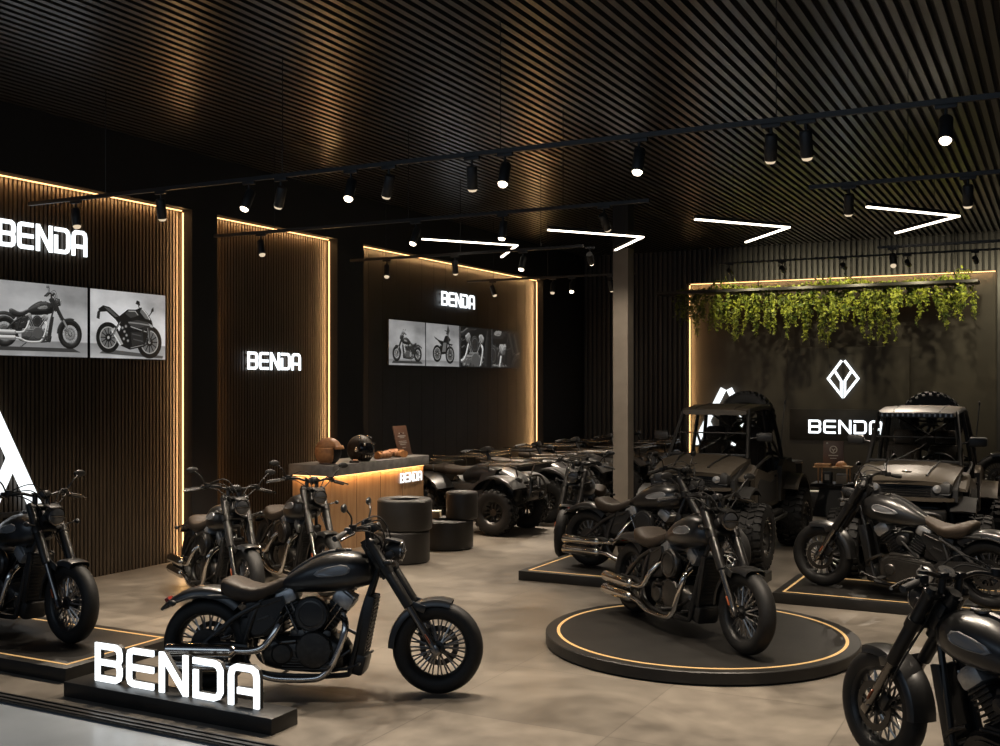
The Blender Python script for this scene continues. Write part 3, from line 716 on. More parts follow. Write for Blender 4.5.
def make_quad():
    root = empty('quad_bike')
    for x, y, R, w in ((.62, .47, .325, .23), (-.62, .46, .325, .27)):
        for s in (-1, 1): knob_wheel(root, 'front_wheel' if x > 0 else 'rear_wheel', (x, s*y, R), R, w, .16, nl=20, beads=False)
    c = MB(); c.box((0, 0, .40), (1.3, .30, .18), None, .03); c.box((-.05, 0, .55), (.6, .30, .26), None, .04); c.box((.55, 0, .52), (.35, .28, .30), None, .04)
    for x in (.62, -.62):
        for s in (-1, 1):
            for dx in (-.1, .1): c.tube([(x+dx, s*.14, .40), (x, s*.36, .325)], .016, 8)
            c.tube([(x-.02, s*.18, .75), (x, s*.33, .36)], .02, 8); c.tube([(x-.02, s*.195, .70), (x-.01, s*.285, .46)], .036, 10)
    c.build('chassis', M['black'], root)
    b = MB()
    b.loft([ring(x, w, z, hu, hd, 3, 20) for x, w, z, hu, hd in ((-.12, .12, .80, .06, .12), (.05, .16, .84, .09, .14), (.22, .17, .87, .10, .18), (.42, .22, .84, .09, .18), (.62, .25, .79, .08, .16), (.80, .22, .72, .07, .12), (.88, .16, .68, .05, .08))])
    b.build('body', M['paint'], root)
    for s in (-1, 1):
        f = MB(); flare(f, (.62, 0, .40), .42, 38, 150, s*.16, s*.57, drop=.03); f.box((.20, s*.36, .42), (.36, .32, .03), (0, .25, 0), .01); f.prism([(.20, .62), (.30, .84), (.55, .90), (.50, .80), (.34, .60)], s*.16, s*.30, lambda u, v, w: (u, w, v)); f.build('front_fender', M['utvdark'], root)
        f = MB(); flare(f, (-.62, 0, .40), .42, 30, 150, s*.14, s*.58, drop=.03); f.build('rear_fender', M['paint'], root)
        l = MB(); l.box((.82, s*.20, .75), (.10, .17, .085), (0, -.3, s*-.3), .025); L = l.build('headlight', M['black'], root)
        l = MB(); l.ell((.862, s*.205, .76), (.022, .068, .032), 16, 8); l.build('headlight_lens', M['alloy'], L)
    s = MB(); s.loft([ring(x, w, z, hu, hd, 3, 20) for x, w, z, hu, hd in ((-.85, .10, .87, .04, .05), (-.80, .16, .87, .07, .07), (-.55, .17, .86, .075, .07), (-.25, .15, .84, .06, .07), (0, .11, .85, .06, .06), (.06, .08, .85, .03, .04))])
    s.build('seat', M['leather'], root)
    for nm, x0, x1, z in (('front_rack', .30, .92, .965), ('rear_rack', -1.02, -.45, .955)):
        r = MB()
        r.tube([(x0, -.40, z), (x1-.06, -.40, z), (x1, -.34, z), (x1, .34, z), (x1-.06, .40, z), (x0, .40, z)], .014, 8, 4)
        r.tube([(x0+.05, -.41, z+.05), (x1-.08, -.41, z+.05), (x1-.01, -.34, z+.05), (x1-.01, .34, z+.05), (x1-.08, .41, z+.05), (x0+.05, .41, z+.05)], .010, 8, 4)
        for q in (-1, 1):
            for xx in (x0+.08, x1-.1): r.tube([(xx, q*.405, z), (xx, q*.405, z+.05)], .008, 6)
        for k in range(5):
            y = -.28+.14*k; r.tube([(x0, y, z-.004), (x1, y, z-.004)], .009, 6)
        r.tube([(x0, -.40, z), (x0, .40, z)], .012, 8)
        for q in (-1, 1):
            for xx in (x0+.1, x1-.08): r.tube([(xx, q*.30, z), (xx-.02, q*.20, z-.16)], .012, 6)
        r.build(nm, M['darkchrome'], root)
    u = MB(); u.tube([(.78, -.22, .42), (1.0, -.24, .50), (1.04, -.22, .66), (.98, -.16, .80), (.98, .16, .80), (1.04, .22, .66), (1.0, .24, .50), (.78, .22, .42)], .017, 8, 4)
    u.tube([(1.03, -.23, .60), (1.03, .23, .60)], .014, 8); u.box((.96, 0, .55), (.05, .30, .16), (0, .1, 0), .01); u.box((.90, 0, .66), (.05, .24, .06), None, .01); u.tube([(1.0, -.12, .78), (1.02, -.12, .52)], .012, 8); u.tube([(1.0, .12, .78), (1.02, .12, .52)], .012, 8); u.tube([(.96, -.1, .63), (.96, .1, .63)], .035, 12)
    u.build('bumper', M['darkalloy'], root)
    h = MB(); h.tube([(.02, -.38, 1.13), (.10, -.26, 1.16), (.20, -.10, 1.13), (.20, .10, 1.13), (.10, .26, 1.16), (.02, .38, 1.13)], .013, 8, 4); h.tube([(.32, 0, .90), (.19, 0, 1.14)], .026, 8); h.box((.19, 0, 1.15), (.12, .15, .08), (0, -.4, 0), .02)
    H = h.build('handlebar', M['fork'], root)
    for s in (-1, 1):
        g = MB(); g.tube([(.06, s*.31, 1.148), (.015, s*.40, 1.128)], .02, 10); g.build('grip', M['grip'], H)
        g = MB(); g.tube([(.13, s*.24, 1.17), (.14, s*.30, 1.165), (.08, s*.42, 1.13)], .008, 6, 3); g.build('lever', M['chrome'], H)
    e = MB(); e.tube([(.1, -.2, .40), (-.5, -.22, .48), (-.72, -.22, .56)], .025, 8); e.lathe([(.02, 0), (.06, .03), (.06, .26), (.03, .28), (0, .28)], (-.60, -.22, .55), (-1, 0, .15), 16); e.build('exhaust', M['darkalloy'], root)
    return root
# ------------------------------------------------------------------ the room
XW = -9.33; YB = 21.7; HC = 4.85; X1 = 4.5; YF = 4.93
fl = MB(); fl.box((-2.4, 13.4, -.05), (14.2, 17.0, .1)); struct('floor', fl, M['floor'])
ap = MB(); ap.box((-2.4, 2.35, -.06), (14.2, 5.0, .1)); o = struct('floor', ap, M['apron'])
# threshold track of the sliding front
th = MB(); th.box((-2.4, 4.885, .004), (14.2, .14, .008)); th.m = 1
for y in (4.83, 4.875, 4.93): th.box((-2.4, y, .010), (14.2, .014, .012))
struct('trim_1', th, [M['track'], M['darkalloy']])
# ceiling: dark deck and satin slats running to the back
ce = MB(); ce.box((-2.4, 12.4, HC+.12), (14.2, 19.0, .1)); ce.m = 1
x = XW+.12
while x < X1:
    ce.box((x, 12.4, HC+.035), (.052, 18.9, .07)); x += .104
struct('ceiling', ce, [M['wall'], M['ceilslat']])
# left wall: backing plus three shallow niches (front band, pilasters, header)
wl = MB(); D = .18
wl.box((XW-.13, 13.4, HC/2+.05), (.2, 17.1, HC+.2))
def band(y0, y1, z0, z1): wl.box((XW+D/2-.015, (y0+y1)/2, (z0+z1)/2), (D+.03, y1-y0, z1-z0))
ZT = 4.17
for y0, y1 in ((9.69, 10.12), (12.59, 13.24), (19.48, YB)): band(y0, y1, 0, HC+.05)
for y0, y1 in ((4.9, 9.69), (10.12, 12.59), (13.24, 19.48)): band(y0, y1, ZT, HC+.05)
struct('wall_left', wl, M['wall'])
def slats(mb, y0, y1, pitch, w, d):
    mb.box((XW-.02, (y0+y1)/2, ZT/2), (.03, y1-y0, ZT)); mb.m = 1
    n = int((y1-y0)/pitch)
    for k in range(n): mb.box((XW+d/2-.005, y0+(k+.5)*(y1-y0)/n, ZT/2), (d, w, ZT))
for i, (y0, y1) in enumerate(((4.9, 9.69), (10.12, 12.59))):
    p = MB(); slats(p, y0, y1, .052, .032, .024); struct('trim_%d' % (2+i), p, [M['wall'], M['slatwood']])
p = MB(); y = 13.24
while y < 19.47:
    y2 = min(y+.385, 19.48); p.box((XW-.012, (y+y2)/2, ZT/2), (.03, y2-y-.004, ZT)); y += .385
struct('trim_4', p, M['panel3'])
# back wall
bx0, bx1 = -6.83, -1.03
wb = MB(); wb.box((-2.4, YB+.13, HC/2+.05), (14.2, .2, HC+.2))
wb.box((-2.4, YB-.07, (ZT+HC)/2+.02), (14.2, .16, HC-ZT+.04)); wb.box(((XW+bx0)/2, YB-.07, ZT/2), (bx0-XW, .16, ZT)); wb.box(((X1+bx1)/2, YB-.07, ZT/2), (X1-bx1, .16, ZT))
struct('wall_back', wb, M['wall'])
rb = MB(); x = XW+.25
while x < X1:
    if x < bx0-.03 or x > bx1+.03: rb.box((x, YB-.172, HC/2), (.055, .05, HC))
    else: rb.box((x, YB-.172, (ZT+HC)/2), (.055, .05, HC-ZT))
    x += .105
struct('trim_5', rb, M['backrib'])
pn = MB(); pn.box(((bx0+bx1)/2, YB+.012, ZT/2), (bx1-bx0, .03, ZT)); struct('trim_6', pn, M['olivewall'])
pn = MB(); pn.box((-3.68, YB-.035, 1.41), (2.30, .075, 2.82), None, .006); struct('trim_7', pn, M['olivewall'])
wr = MB(); wr.box((X1+.1, 13.4, HC/2+.05), (.2, 17.0, HC+.2)); struct('wall_right', wr, M['wall'])
# column, plaster below, black above panel height
co = MB(); cx, cy = -5.93, 15.5
co.box((cx, cy, 2.08), (.24, .24, 4.16)); co.m = 1; co.box((cx, cy, 4.51), (.25, .25, .70))
o = struct('column', co, [M['col'], M['wall']])

def strip(label, c, d):
    b = MB(); b.box(c, d); o = b.build('led_strip', M['led'], smooth=0); return tag(o, label, 'led strip', 'amber led strips edging the wall panels')
LA = {}
def glow(o, c, length, ax, face, watts):
    """the light a strip gives off: a thin area lamp along it"""
    k = (round(length, 2), watts)
    if k not in LA:
        l = bpy.data.lights.new('led_light', 'AREA'); l.shape = 'RECTANGLE'; l.size = length; l.size_y = .012; l.energy = watts; l.color = (1, .55, .22); LA[k] = l
    g = bpy.data.objects.new('led_light', LA[k]); C.objects.link(g); g.parent = o
    z = -Vector(face).normalized(); x = Vector(ax).normalized(); y = z.cross(x)
    g.matrix_basis = Matrix.Translation(c) @ Matrix((x, y, z)).transposed().to_4x4()
def channel(o, c, d):
    b = MB(); b.box(c, d); b.build('channel', M['track'], o, smooth=0)
names = (('slatted panel with two pictures', 4.95, 9.69), ('slatted panel behind the counter', 10.12, 12.59), ('smooth panel with four pictures', 13.24, 19.48))
xs = XW+.042
for n, y0, y1 in names:
    o = strip('amber led strip along the top of the '+n, (xs, (y0+y1)/2, ZT-.010), (.012, y1-y0-.06, .012)); channel(o, (xs, (y0+y1)/2, ZT-.0005), (.03, y1-y0-.03, .009)); glow(o, (xs+.03, (y0+y1)/2, ZT-.03), y1-y0-.1, (0, 1, 0), (-.45, 0, -1), 2.2*(y1-y0))
    o = strip('amber led strip up the far edge of the '+n, (xs, y1-.010, ZT/2), (.013, .012, ZT-.06)); channel(o, (xs, y1-.0005, ZT/2), (.034, .009, ZT-.03)); glow(o, (xs+.03, y1-.03, ZT/2), ZT-.1, (0, 0, 1), (-.45, -1, 0), 11)
    if y0 > 5:
        o = strip('amber led strip up the near edge of the '+n, (xs, y0+.010, ZT/2), (.013, .012, ZT-.06)); channel(o, (xs, y0+.0005, ZT/2), (.034, .009, ZT-.03)); glow(o, (xs+.03, y0+.03, ZT/2), ZT-.1, (0, 0, 1), (-.45, 1, 0), 8)
ys = YB-.045
o = strip('amber led strip along the top of the olive wall behind the hanging plants', ((bx0+bx1)/2, ys, ZT-.010), (bx1-bx0-.06, .014, .014)); channel(o, ((bx0+bx1)/2, ys, ZT-.0005), (bx1-bx0-.03, .03, .009)); glow(o, ((bx0+bx1)/2, ys-.03, ZT-.03), bx1-bx0-.1, (1, 0, 0), (0, .45, -1), 14)
o = strip('amber led strip up the side edge of the olive back wall', (bx0+.011, ys, ZT/2), (.015, .016, ZT-.06)); channel(o, (bx0+.0005, ys, ZT/2), (.009, .034, ZT-.03)); glow(o, (bx0+.03, ys-.03, ZT/2), ZT-.1, (0, 0, 1), (1, .45, 0), 12)

# ------------------------------------------------------------------ signs
LET = {
 'B': [([(.085, .085), (.085, .915), (.76, .915), (.87, .86), (.905, .76), (.905, .62), (.83, .5), (.905, .38), (.905, .24), (.87, .14), (.76, .085)], True), ([(.16, .5), (.84, .5)], False)],
 'E': [([(.96, .915), (.22, .915), (.12, .875), (.085, .78), (.085, .22), (.12, .125), (.22, .085), (.96, .085)], False), ([(.16, .5), (.96, .5)], False)],
 'N': [([(.085, 0), (.085, 1)], False), ([(.10, .94), (.89, .06)], False), ([(.905, 0), (.905, 1)], False)],
 'D': [([(.0, .915), (.70, .915), (.83, .87), (.905, .76), (.905, .24), (.83, .13), (.70, .085), (.085, .085), (.085, .70)], False)],
 'A': [([(.085, 0), (.085, .72), (.13, .85), (.26, .915), (.74, .915), (.87, .85), (.905, .72), (.905, 0)], False), ([(.30, .37), (.84, .37)], False)]}
def wordmark(root, L, H, d0, d1, m, fr):
    """the five letters as parts; L = overall length, H = height"""
    adv = L/5.35; wl_ = adv*.93
    for k, ch in enumerate('BENDA'):
        b = MB()
        for pts, cl in LET[ch]:
            P = [(k*adv*1.087+u*wl_, v*H) for u, v in pts]
            b.stroke(P, .150*H*1.0, d0, d1, cl)
        b.build('letter', m, root, smooth=0)
LEFT = Matrix(((0, 0, 1, 0), (1, 0, 0, 0), (0, 1, 0, 0), (0, 0, 0, 1)))      # u = +y, v = +z, normal +x
BACK = Matrix(((1, 0, 0, 0), (0, 0, -1, 0), (0, 1, 0, 0), (0, 0, 0, 1)))     # u = +x, v = +z, normal -y
def place(root, mt, loc):
    root.matrix_world = Matrix.Translation(loc) @ mt
def wall_sign(label, mt, loc, L, H, m='white', st=True):
    r = empty('letter_sign'); tag(r, label, 'sign', 'illuminated letter signs on the walls')
    wordmark(r, L, H, .03, .045, M[m], None)
    b = MB()
    for k in range(5):
        for v in (.2, .8): b.box((L/5.35*(1.087*k+.09), H*v, .016), (.03, .03, .034))
    b.build('standoff', M['track'], r, smooth=0)
    place(r, mt, loc); return r
wall_sign('white glowing letter sign above the two motorcycle pictures', LEFT, (XW+.02, 7.15, 3.46), 1.10, .275)
wall_sign('white glowing letter sign alone on the narrow slatted panel', LEFT, (XW+.02, 10.82, 2.285), 1.10, .235)
wall_sign('white glowing letter sign above the row of four pictures', LEFT, (XW+.005, 15.74, 3.43), 1.17, .245)
sb = empty('sign_board'); tag(sb, 'long black sign board under the diamond emblem with glowing white letters', 'sign')
b = MB(); b.box((1.08, .31, .03), (2.16, .60, .06), None, .006); b.build('board', M['podium'], sb); wordmark(sb, 1.40, .27, .06, .075, M['white'], None)
for o in list(sb.children):
    if o.name.startswith('letter'): o.location = (.37, .135, 0)
place(sb, BACK, (-4.76, YB-.075, 1.0))
# diamond emblem in two mirrored halves
def emblem_half(s):
    b = MB(); w = .135
    b.stroke([(s*.085, 1.14), (s*.92, 0), (s*.11, -1.06), (s*.11, -.16), (s*.52, .50)], w*1.12, .03, .045)
    return b
em = empty('diamond_emblem'); tag(em, 'small white glowing diamond emblem on the olive back wall', 'emblem')
for s in (-1, 1):
    b = emblem_half(s); b.v = [(x*.305, y*.305, z) for x, y, z in b.v]; b.build('emblem_half', M['white'], em, smooth=0)
b = MB(); b.box((.0, .0, .016), (.03, .6, .034)); b.build('standoff', M['track'], em, smooth=0)
place(em, BACK, (-3.74, YB-.0725, 2.205))
def peak(label, mt, loc, sc=1.):
    r = empty('peak_emblem'); tag(r, label, 'emblem')
    for s in (-1, 1):
        b = MB(); fr = None
        b.stroke([(s*.065, 1.78), (s*.723, .50)], .135, .04, .07); b.stroke([(s*.44, 1.04), (s*.16, .50)], .12, .04, .07)
        b.build('emblem_leg', M['whitebig'], r, smooth=0)
    b = MB(); b.box((0, .475, .04), (1.64, .04, .07)); b.build('base_rail', M['track'], r, smooth=0)
    b = MB()
    for q in (-.55, .55): b.box((q, .85, .02), (.05, .05, .045))
    b.build('standoff', M['track'], r, smooth=0)
    place(r, mt @ Matrix.Diagonal((sc, sc, 1, 1)), loc); return r
peak('huge white glowing peak shaped emblem on the slatted wall behind a motorcycle', LEFT, (XW+.02, 6.86, .33))
peak('big white glowing peak shaped emblem on the back wall behind a buggy', BACK, (-6.05, YB+.0, .40), .90)
# free standing floor sign at the entrance
fs = empty('floor_sign', (-5.065, 5.215, 0)); tag(fs, 'free-standing floor sign of glowing white letters on a long black plinth', 'sign')
b = MB(); b.box((0, 0, .05), (1.77, .25, .10), None, .004); b.build('plinth', M['podium'], fs)
q = []
wordmark(fs, 1.43, .262, 0, .015, M['white'], None)
for o in list(fs.children):
    if o.name.startswith('letter'):
        o.matrix_basis = Matrix.Translation((-.715, .0, .10)) @ BACK
        e = MB(); k = o.data
        back = bpy.data.objects.new('letter_return', o.data.copy()); C.objects.link(back); back.data.materials.clear(); back.data.materials.append(M['utvdark'])
        for v in back.data.vertices: v.co.z = v.co.z*2-.031; v.co.x = v.co.x; v.co.y = v.co.y
        back.parent = o

# ------------------------------------------------------------------ pictures
def circ(x, y, r, n=28): return [(x+r*math.cos(2*PI*k/n), y+r*math.sin(2*PI*k/n)) for k in range(n)]
class Pic:
    """flat ink shapes of a print, each a hair above the last"""
    def __init__(s): s.b = MB(); s.d = .0305
    def poly(s, pts, ink): s.b.m = ink; s.b.prism(pts, s.d, s.d+.0004); s.d += .00012
    def ring(s, x, y, r, w, ink): s.b.m = ink; s.b.stroke(circ(x, y, r), w, s.d, s.d+.0004, True); s.d += .00012
    def line(s, pts, w, ink): s.b.m = ink; s.b.stroke(pts, w, s.d, s.d+.0004); s.d += .00012
INK = ['ink_black', 'ink_dark', 'ink_grey', 'ink_light', 'ink_white', 'ink_soot', 'ink_slate', 'ink_ash']
def ink_wheel(p, x, y, r):
    p.poly(circ(x, y, r), 0); p.poly(circ(x, y, r*.68), 2)
    for k in range(12): a = 2*PI*k/12; p.line([(x, y), (x+r*.66*math.cos(a), y+r*.66*math.sin(a))], r*.07, 0)
    p.ring(x, y, r*.68, r*.06, 3); p.poly(circ(x, y, r*.26), 0); p.poly(circ(x, y, r*.1), 3)
def ink_cruiser(p, s=1., ox=0., oy=0., flip=1):
    T = lambda pts: [(ox+flip*s*u, oy+s*v) for u, v in pts]
    p.poly(T([(-.62, .02), (.62, .02), (.55, -.02), (-.55, -.02)]), 1)
    for x in (-.40, .42): ink_wheel(p, ox+flip*s*x, oy+s*.15, s*.145)
    p.poly(T([(-.58, .27), (-.5, .33), (-.35, .345), (-.2, .33), (-.17, .24), (-.3, .3), (-.45, .29)]), 0)
    p.poly(T([(-.33, .40), (-.26, .37), (-.15, .335), (-.02, .36), (.02, .33), (-.15, .26), (-.3, .3)]), 0)
    p.poly(T([(-.02, .35), (.08, .42), (.2, .44), (.27, .38), (.24, .31), (.02, .31)]), 0); p.poly(T([(.05, .37), (.18, .41), (.22, .38), (.08, .345)]), 2)
    p.poly(T([(-.2, .26), (.22, .30), (.24, .06), (.16, .03), (-.12, .04), (-.18, .12)]), 1)
    for a in ((-.02, .28, -.06, .15), (.14, .28, .06, .15)): p.line(T([(a[0], a[1]), (a[2], a[3])]), s*.055, 2)
    p.poly([(ox+flip*s*.06+.05*s*math.cos(2*PI*k/16), oy+s*.22+.05*s*math.sin(2*PI*k/16)) for k in range(16)], 0)
    p.poly([(ox+flip*s*.06+.06*s*math.cos(2*PI*k/16), oy+s*.11+.05*s*math.sin(2*PI*k/16)) for k in range(16)], 2)
    p.line(T([(.25, .43), (.42, .15)]), s*.035, 0); p.line(T([(.275, .42), (.43, .16)]), s*.01, 3)
    p.line(T([(.24, .44), (.18, .51)]), s*.022, 0); p.line(T([(.22, .46), (.20, .60)]), s*.012, 0); p.poly(T([(.18, .59), (.23, .58), (.22, .63), (.17, .63)]), 0)
    p.poly(T([(.27, .41), (.34, .39), (.33, .33), (.27, .34)]), 0)
    for q in (.16, .105): p.line(T([(-.5, q), (-.16, q-.01)]), s*.034, 3); p.line(T([(-.16, q-.01), (.0, .05)]), s*.02, 3)
    p.poly(T([(.30, .285), (.42, .305), (.36, .30), (.28, .20), (.27, .16)]), 0)
def ink_sport(p, s=1., ox=0., oy=0.):
    p.poly([(.12, .05), (1.05, .01), (1.06, .04), (.2, .10)], 6)
    ink_wheel(p, .245, .225, .17); ink_wheel(p, .845, .195, .19)
    p.poly([(.10, .53), (.17, .575), (.26, .56), (.40, .47), (.46, .51), (.52, .55), (.64, .555), (.72, .585), (.80, .53), (.88, .44), (.905, .36), (.86, .33), (.82, .27), (.76, .14), (.55, .10), (.42, .14), (.37, .25), (.42, .35), (.34, .43), (.22, .51), (.13, .50)], 0)
    p.poly([(.18, .56), (.26, .545), (.38, .46), (.34, .455), (.22, .53)], 6); p.poly([(.09, .50), (.13, .51), (.12, .42), (.08, .43)], 5); p.line([(.10, .50), (.16, .53)], .018, 0)
    p.poly([(.48, .505), (.53, .538), (.63, .542), (.68, .49), (.56, .455)], 1); p.line([(.53, .532), (.63, .536), (.67, .495)], .010, 3)
    p.poly([(.72, .575), (.79, .525), (.85, .45), (.78, .46), (.70, .53)], 2); p.line([(.73, .572), (.795, .52), (.85, .45)], .008, 4)
    p.poly([(.52, .41), (.66, .44), (.82, .42), (.87, .385), (.74, .36), (.60, .33)], 1); p.line([(.53, .405), (.70, .40), (.86, .385)], .014, 7); p.line([(.56, .36), (.70, .33), (.80, .31)], .009, 3)
    p.poly([(.83, .41), (.89, .385), (.895, .36), (.85, .37)], 3); p.poly([(.56, .30), (.74, .30), (.76, .18), (.58, .14)], 5); p.line([(.58, .28), (.72, .26)], .012, 6); p.line([(.60, .22), (.74, .20)], .012, 6); p.line([(.56, .12), (.75, .16)], .008, 7)
    for x, y in ((.47, .30), (.50, .26), (.46, .22), (.52, .20), (.44, .34), (.49, .36)): p.poly(circ(x, y, .018, 10), 2); p.poly(circ(x, y, .009, 8), 3)
    p.poly([(.27, .31), (.40, .14), (.45, .16), (.33, .34)], 3); p.line([(.29, .30), (.41, .15)], .012, 4); p.line([(.40, .40), (.28, .22)], .026, 1); p.line([(.41, .405), (.29, .23)], .008, 7)
    p.line([(.82, .36), (.85, .19)], .030, 1); p.line([(.81, .36), (.84, .19)], .008, 7); p.poly([(.70, .28), (.76, .375), (.86, .385), (.80, .35)], 5)
    p.line([(.69, .56), (.67, .62)], .012, 0); p.poly([(.63, .62), (.70, .60), (.69, .65), (.65, .66)], 0); p.line([(.83, .49), (.88, .545)], .012, 0); p.poly([(.86, .535), (.905, .55), (.90, .60), (.87, .57)], 0)
def ink_adventure(p, s=1., ox=0., oy=0.):
    T = lambda pts: [(ox+s*u, oy+s*v) for u, v in pts]
    ink_wheel(p, ox-.26*s, oy+.2*s, .19*s); ink_wheel(p, ox+.30*s, oy+.18*s, .2*s)
    p.poly(T([(-.42, .58), (-.18, .50), (0, .48), (.08, .60), (.2, .62), (.32, .52), (.2, .42), (.12, .2), (-.1, .18), (-.16, .4)]), 0)
    p.poly(T([(0, .45), (.14, .45), (.1, .25), (-.06, .24)]), 2); p.line(T([(.2, .62), (.30, .2)]), s*.05, 1); p.poly(T([(.12, .64), (.2, .86), (.28, .72), (.22, .62)]), 1); p.line(T([(.06, .72), (.22, .70)]), s*.02, 0)
    p.line(T([(-.3, .5), (-.1, .38)]), s*.03, 3); p.poly(T([(.20, .44), (.42, .42), (.38, .39), (.22, .40)]), 0)
def ink_engine(p, W, H, seed):
    rr = random.Random(seed)
    p.poly([(.0, .0), (W, .0), (W, H), (.0, H)], 0)
    cx = W*.5
    for s in (-1, 1):
        for k in range(7):
            t = k/6; p.line([(cx+s*(.10+.2*t)-.09*s, .22+.30*t+.02), (cx+s*(.10+.2*t)+.11*s, .22+.30*t-.06)], .018, 1 if k % 2 else 2)
        p.poly([(cx+s*.20, .60), (cx+s*.36, .46), (cx+s*.44, .54), (cx+s*.30, .68)], 3); p.line([(cx+s*.12, .3), (cx+s*.30, .58)], .02, 3); p.line([(cx+s*.3, .0), (cx+s*.48, .30)], .03, 2)
    p.poly(circ(cx, .38, .13), 1); p.ring(cx, .38, .11, .015, 2); p.ring(cx, .38, .06, .02, 3); p.poly([(cx-.1, .02), (cx+.1, .02), (cx+.07, .2), (cx-.07, .2)], 2)
    for k in range(24):
        x = rr.uniform(.05, W-.05); y = rr.uniform(.04, H-.05); p.poly(circ(x, y, rr.uniform(.006, .018), 10), rr.choice((1, 2, 2, 3)))
def ink_detail(p, W, H, seed):
    rr = random.Random(seed)
    p.poly([(.0, .0), (W, .0), (W, H), (.0, H)], 0); p.poly([(.0, H), (.22, H), (.26, .48), (.12, .42), (.0, .46)], 3)
    p.line([(.55, H), (.95, .42), (.85, .12)], .13, 1); p.line([(.62, H), (.90, .5)], .02, 3); p.line([(.70, .18), (.92, .40)], .10, 3); p.line([(.40, H), (.70, .3)], .03, 2)
    for k in range(7): p.line([(.28+.06*k, .0), (.42+.055*k, .52-.03*k)], .016, rr.choice((1, 2, 3)))
    p.poly(circ(.34, .44, .09), 2); p.poly(circ(.33, .45, .05), 4); p.poly(circ(.52, .28, .08), 1); p.ring(.52, .28, .06, .015, 3)
    for k in range(26): p.poly(circ(rr.uniform(.05, W-.05), rr.uniform(.04, H-.05), rr.uniform(.006, .02), 10), rr.choice((1, 2, 3, 3)))
INKOF = {'satin_black_paint': 0, 'black_powder_coat': 0, 'tyre_rubber': 0, 'grip_rubber': 0, 'black_anodised': 0, 'dark_brown_leather': 1, 'dark_cast_alloy': 2, 'spoke_metal': 3, 'chrome': 4, 'dark_chrome': 3, 'grey_cast_alloy': 3, 'grey_tank_badge': 2, 'lamp_glass': 2, 'mirror_glass': 3}
TV = (.012, .05, .16, .42, .8, .028, .09, .27)
TONE = {'satin_black_paint': .03, 'black_powder_coat': .035, 'tyre_rubber': .025, 'dark_brown_leather': .05, 'black_anodised': .04, 'dark_cast_alloy': .13, 'spoke_metal': .3, 'chrome': .6, 'dark_chrome': .4, 'grey_cast_alloy': .4, 'grey_tank_badge': .25, 'lamp_glass': .25, 'mirror_glass': .3}
def ink_machine(p, src, s, ox, oy, yaw=0, crop=None, pitch=0.):
    """a print of a motorcycle seen from the side (yaw 0: its right flank), flattened onto the paper"""
    Rm = Matrix.Rotation(R_(pitch), 3, 'X') @ Matrix.Rotation(R_(yaw), 3, 'Z')
    b = p.b
    for o in src.children_recursive:
        if o.type != 'MESH': continue
        vs = []
        for v in o.data.vertices:
            q = Rm @ v.co; vs.append((ox+s*q.x, oy+s*q.z, p.d+.0012-.0012*q.y))
        b.m = INKOF.get(o.data.materials[0].name, 1); mats_ = [INKOF.get(m_.name, 1) for m_ in o.data.materials]
        fs = []; ik = {}
        for f in o.data.polygons:
            n_ = Rm @ f.normal
            if n_.y > .25: continue
            val = TONE.get(o.data.materials[f.material_index].name, .05); lam = max(0, n_.dot(Vector((-.35, -.45, .82)))); g_ = val*(.25+1.1*lam)+.5*val**.5*lam**8
            ik[len(fs)] = min(range(8), key=lambda q: abs(math.log(TV[q]/max(.01, g_)))); fs.append(tuple(f.vertices))
        if crop:
            keep = [k_ for k_, f in enumerate(fs) if all(crop[0] < vs[k][0] < crop[2] and crop[1] < vs[k][1] < crop[3] for k in f)]
            ik = {n_: ik[k_] for n_, k_ in enumerate(keep)}; fs = [fs[k_] for k_ in keep]
            use = sorted({k for f in fs for k in f}); ix = {k: n for n, k in enumerate(use)}; vs = [vs[k] for k in use]; fs = [tuple(ix[k] for k in f) for f in fs]
            if not fs: continue
        n0 = len(b.mi); b.add(vs, fs)
        for q in range(len(fs)): b.mi[n0+q] = ik[q]
first = make_bike()
M['bgA'] = print_bg('print_studio_one', .50, .34, .2, .8); M['bgB'] = print_bg('print_studio_two', .62, .40, .2, .95); M['bgC'] = print_bg('print_studio_three', .42, .36, .12, .8)
def picture(label, y0, y1, z0, z1, bg, draw, grp, xo=.022):
    W = y1-y0; H = z1-z0
    r = empty('framed_picture'); tag(r, label, 'picture', grp)
    b = MB(); b.box((W/2, H/2, .014), (W+.012, H+.012, .028)); b.build('panel', M['track'], r, smooth=0)
    b = MB(); b.box((W/2, H/2, .029), (W, H, .002)); b.build('print', M[bg], r, smooth=0)
    p = Pic(); draw(p, W, H); p.b.build('printed_motorcycle', [M[i] for i in INK], r, smooth=0)
    place(r, LEFT, (XW+xo, y0, z0)); return r
picture('black and white picture of a long black cruiser motorcycle, under the glowing letters', 7.06, 8.25, 2.385, 3.13, 'bgA', lambda p, W, H: (p.poly([(.05, .05), (1.1, .05), (1.0, .09), (.1, .09)], 1), ink_machine(p, first, .50, .56, .085, 3)), 'pair of motorcycle pictures')
picture('pale picture of a fully faired sports motorcycle on the slatted panel', 8.29, 9.385, 2.385, 3.13, 'bgB', lambda p, W, H: ink_sport(p, 1.0, .53, .11), 'pair of motorcycle pictures')
picture('picture of a cruiser seen facing the other way, first in the row of four', 14.14, 15.22, 2.40, 3.11, 'bgC', lambda p, W, H: (p.poly([(.08, .03), (1.0, .03), (.95, .07), (.12, .07)], 1), ink_machine(p, first, .40, .53, .06, 168)), 'row of four pictures', .006)
picture('picture of a tall adventure motorcycle, second in the row of four', 15.25, 16.35, 2.40, 3.11, 'bgC', lambda p, W, H: ink_adventure(p, .76, .55, .06), 'row of four pictures', .006)
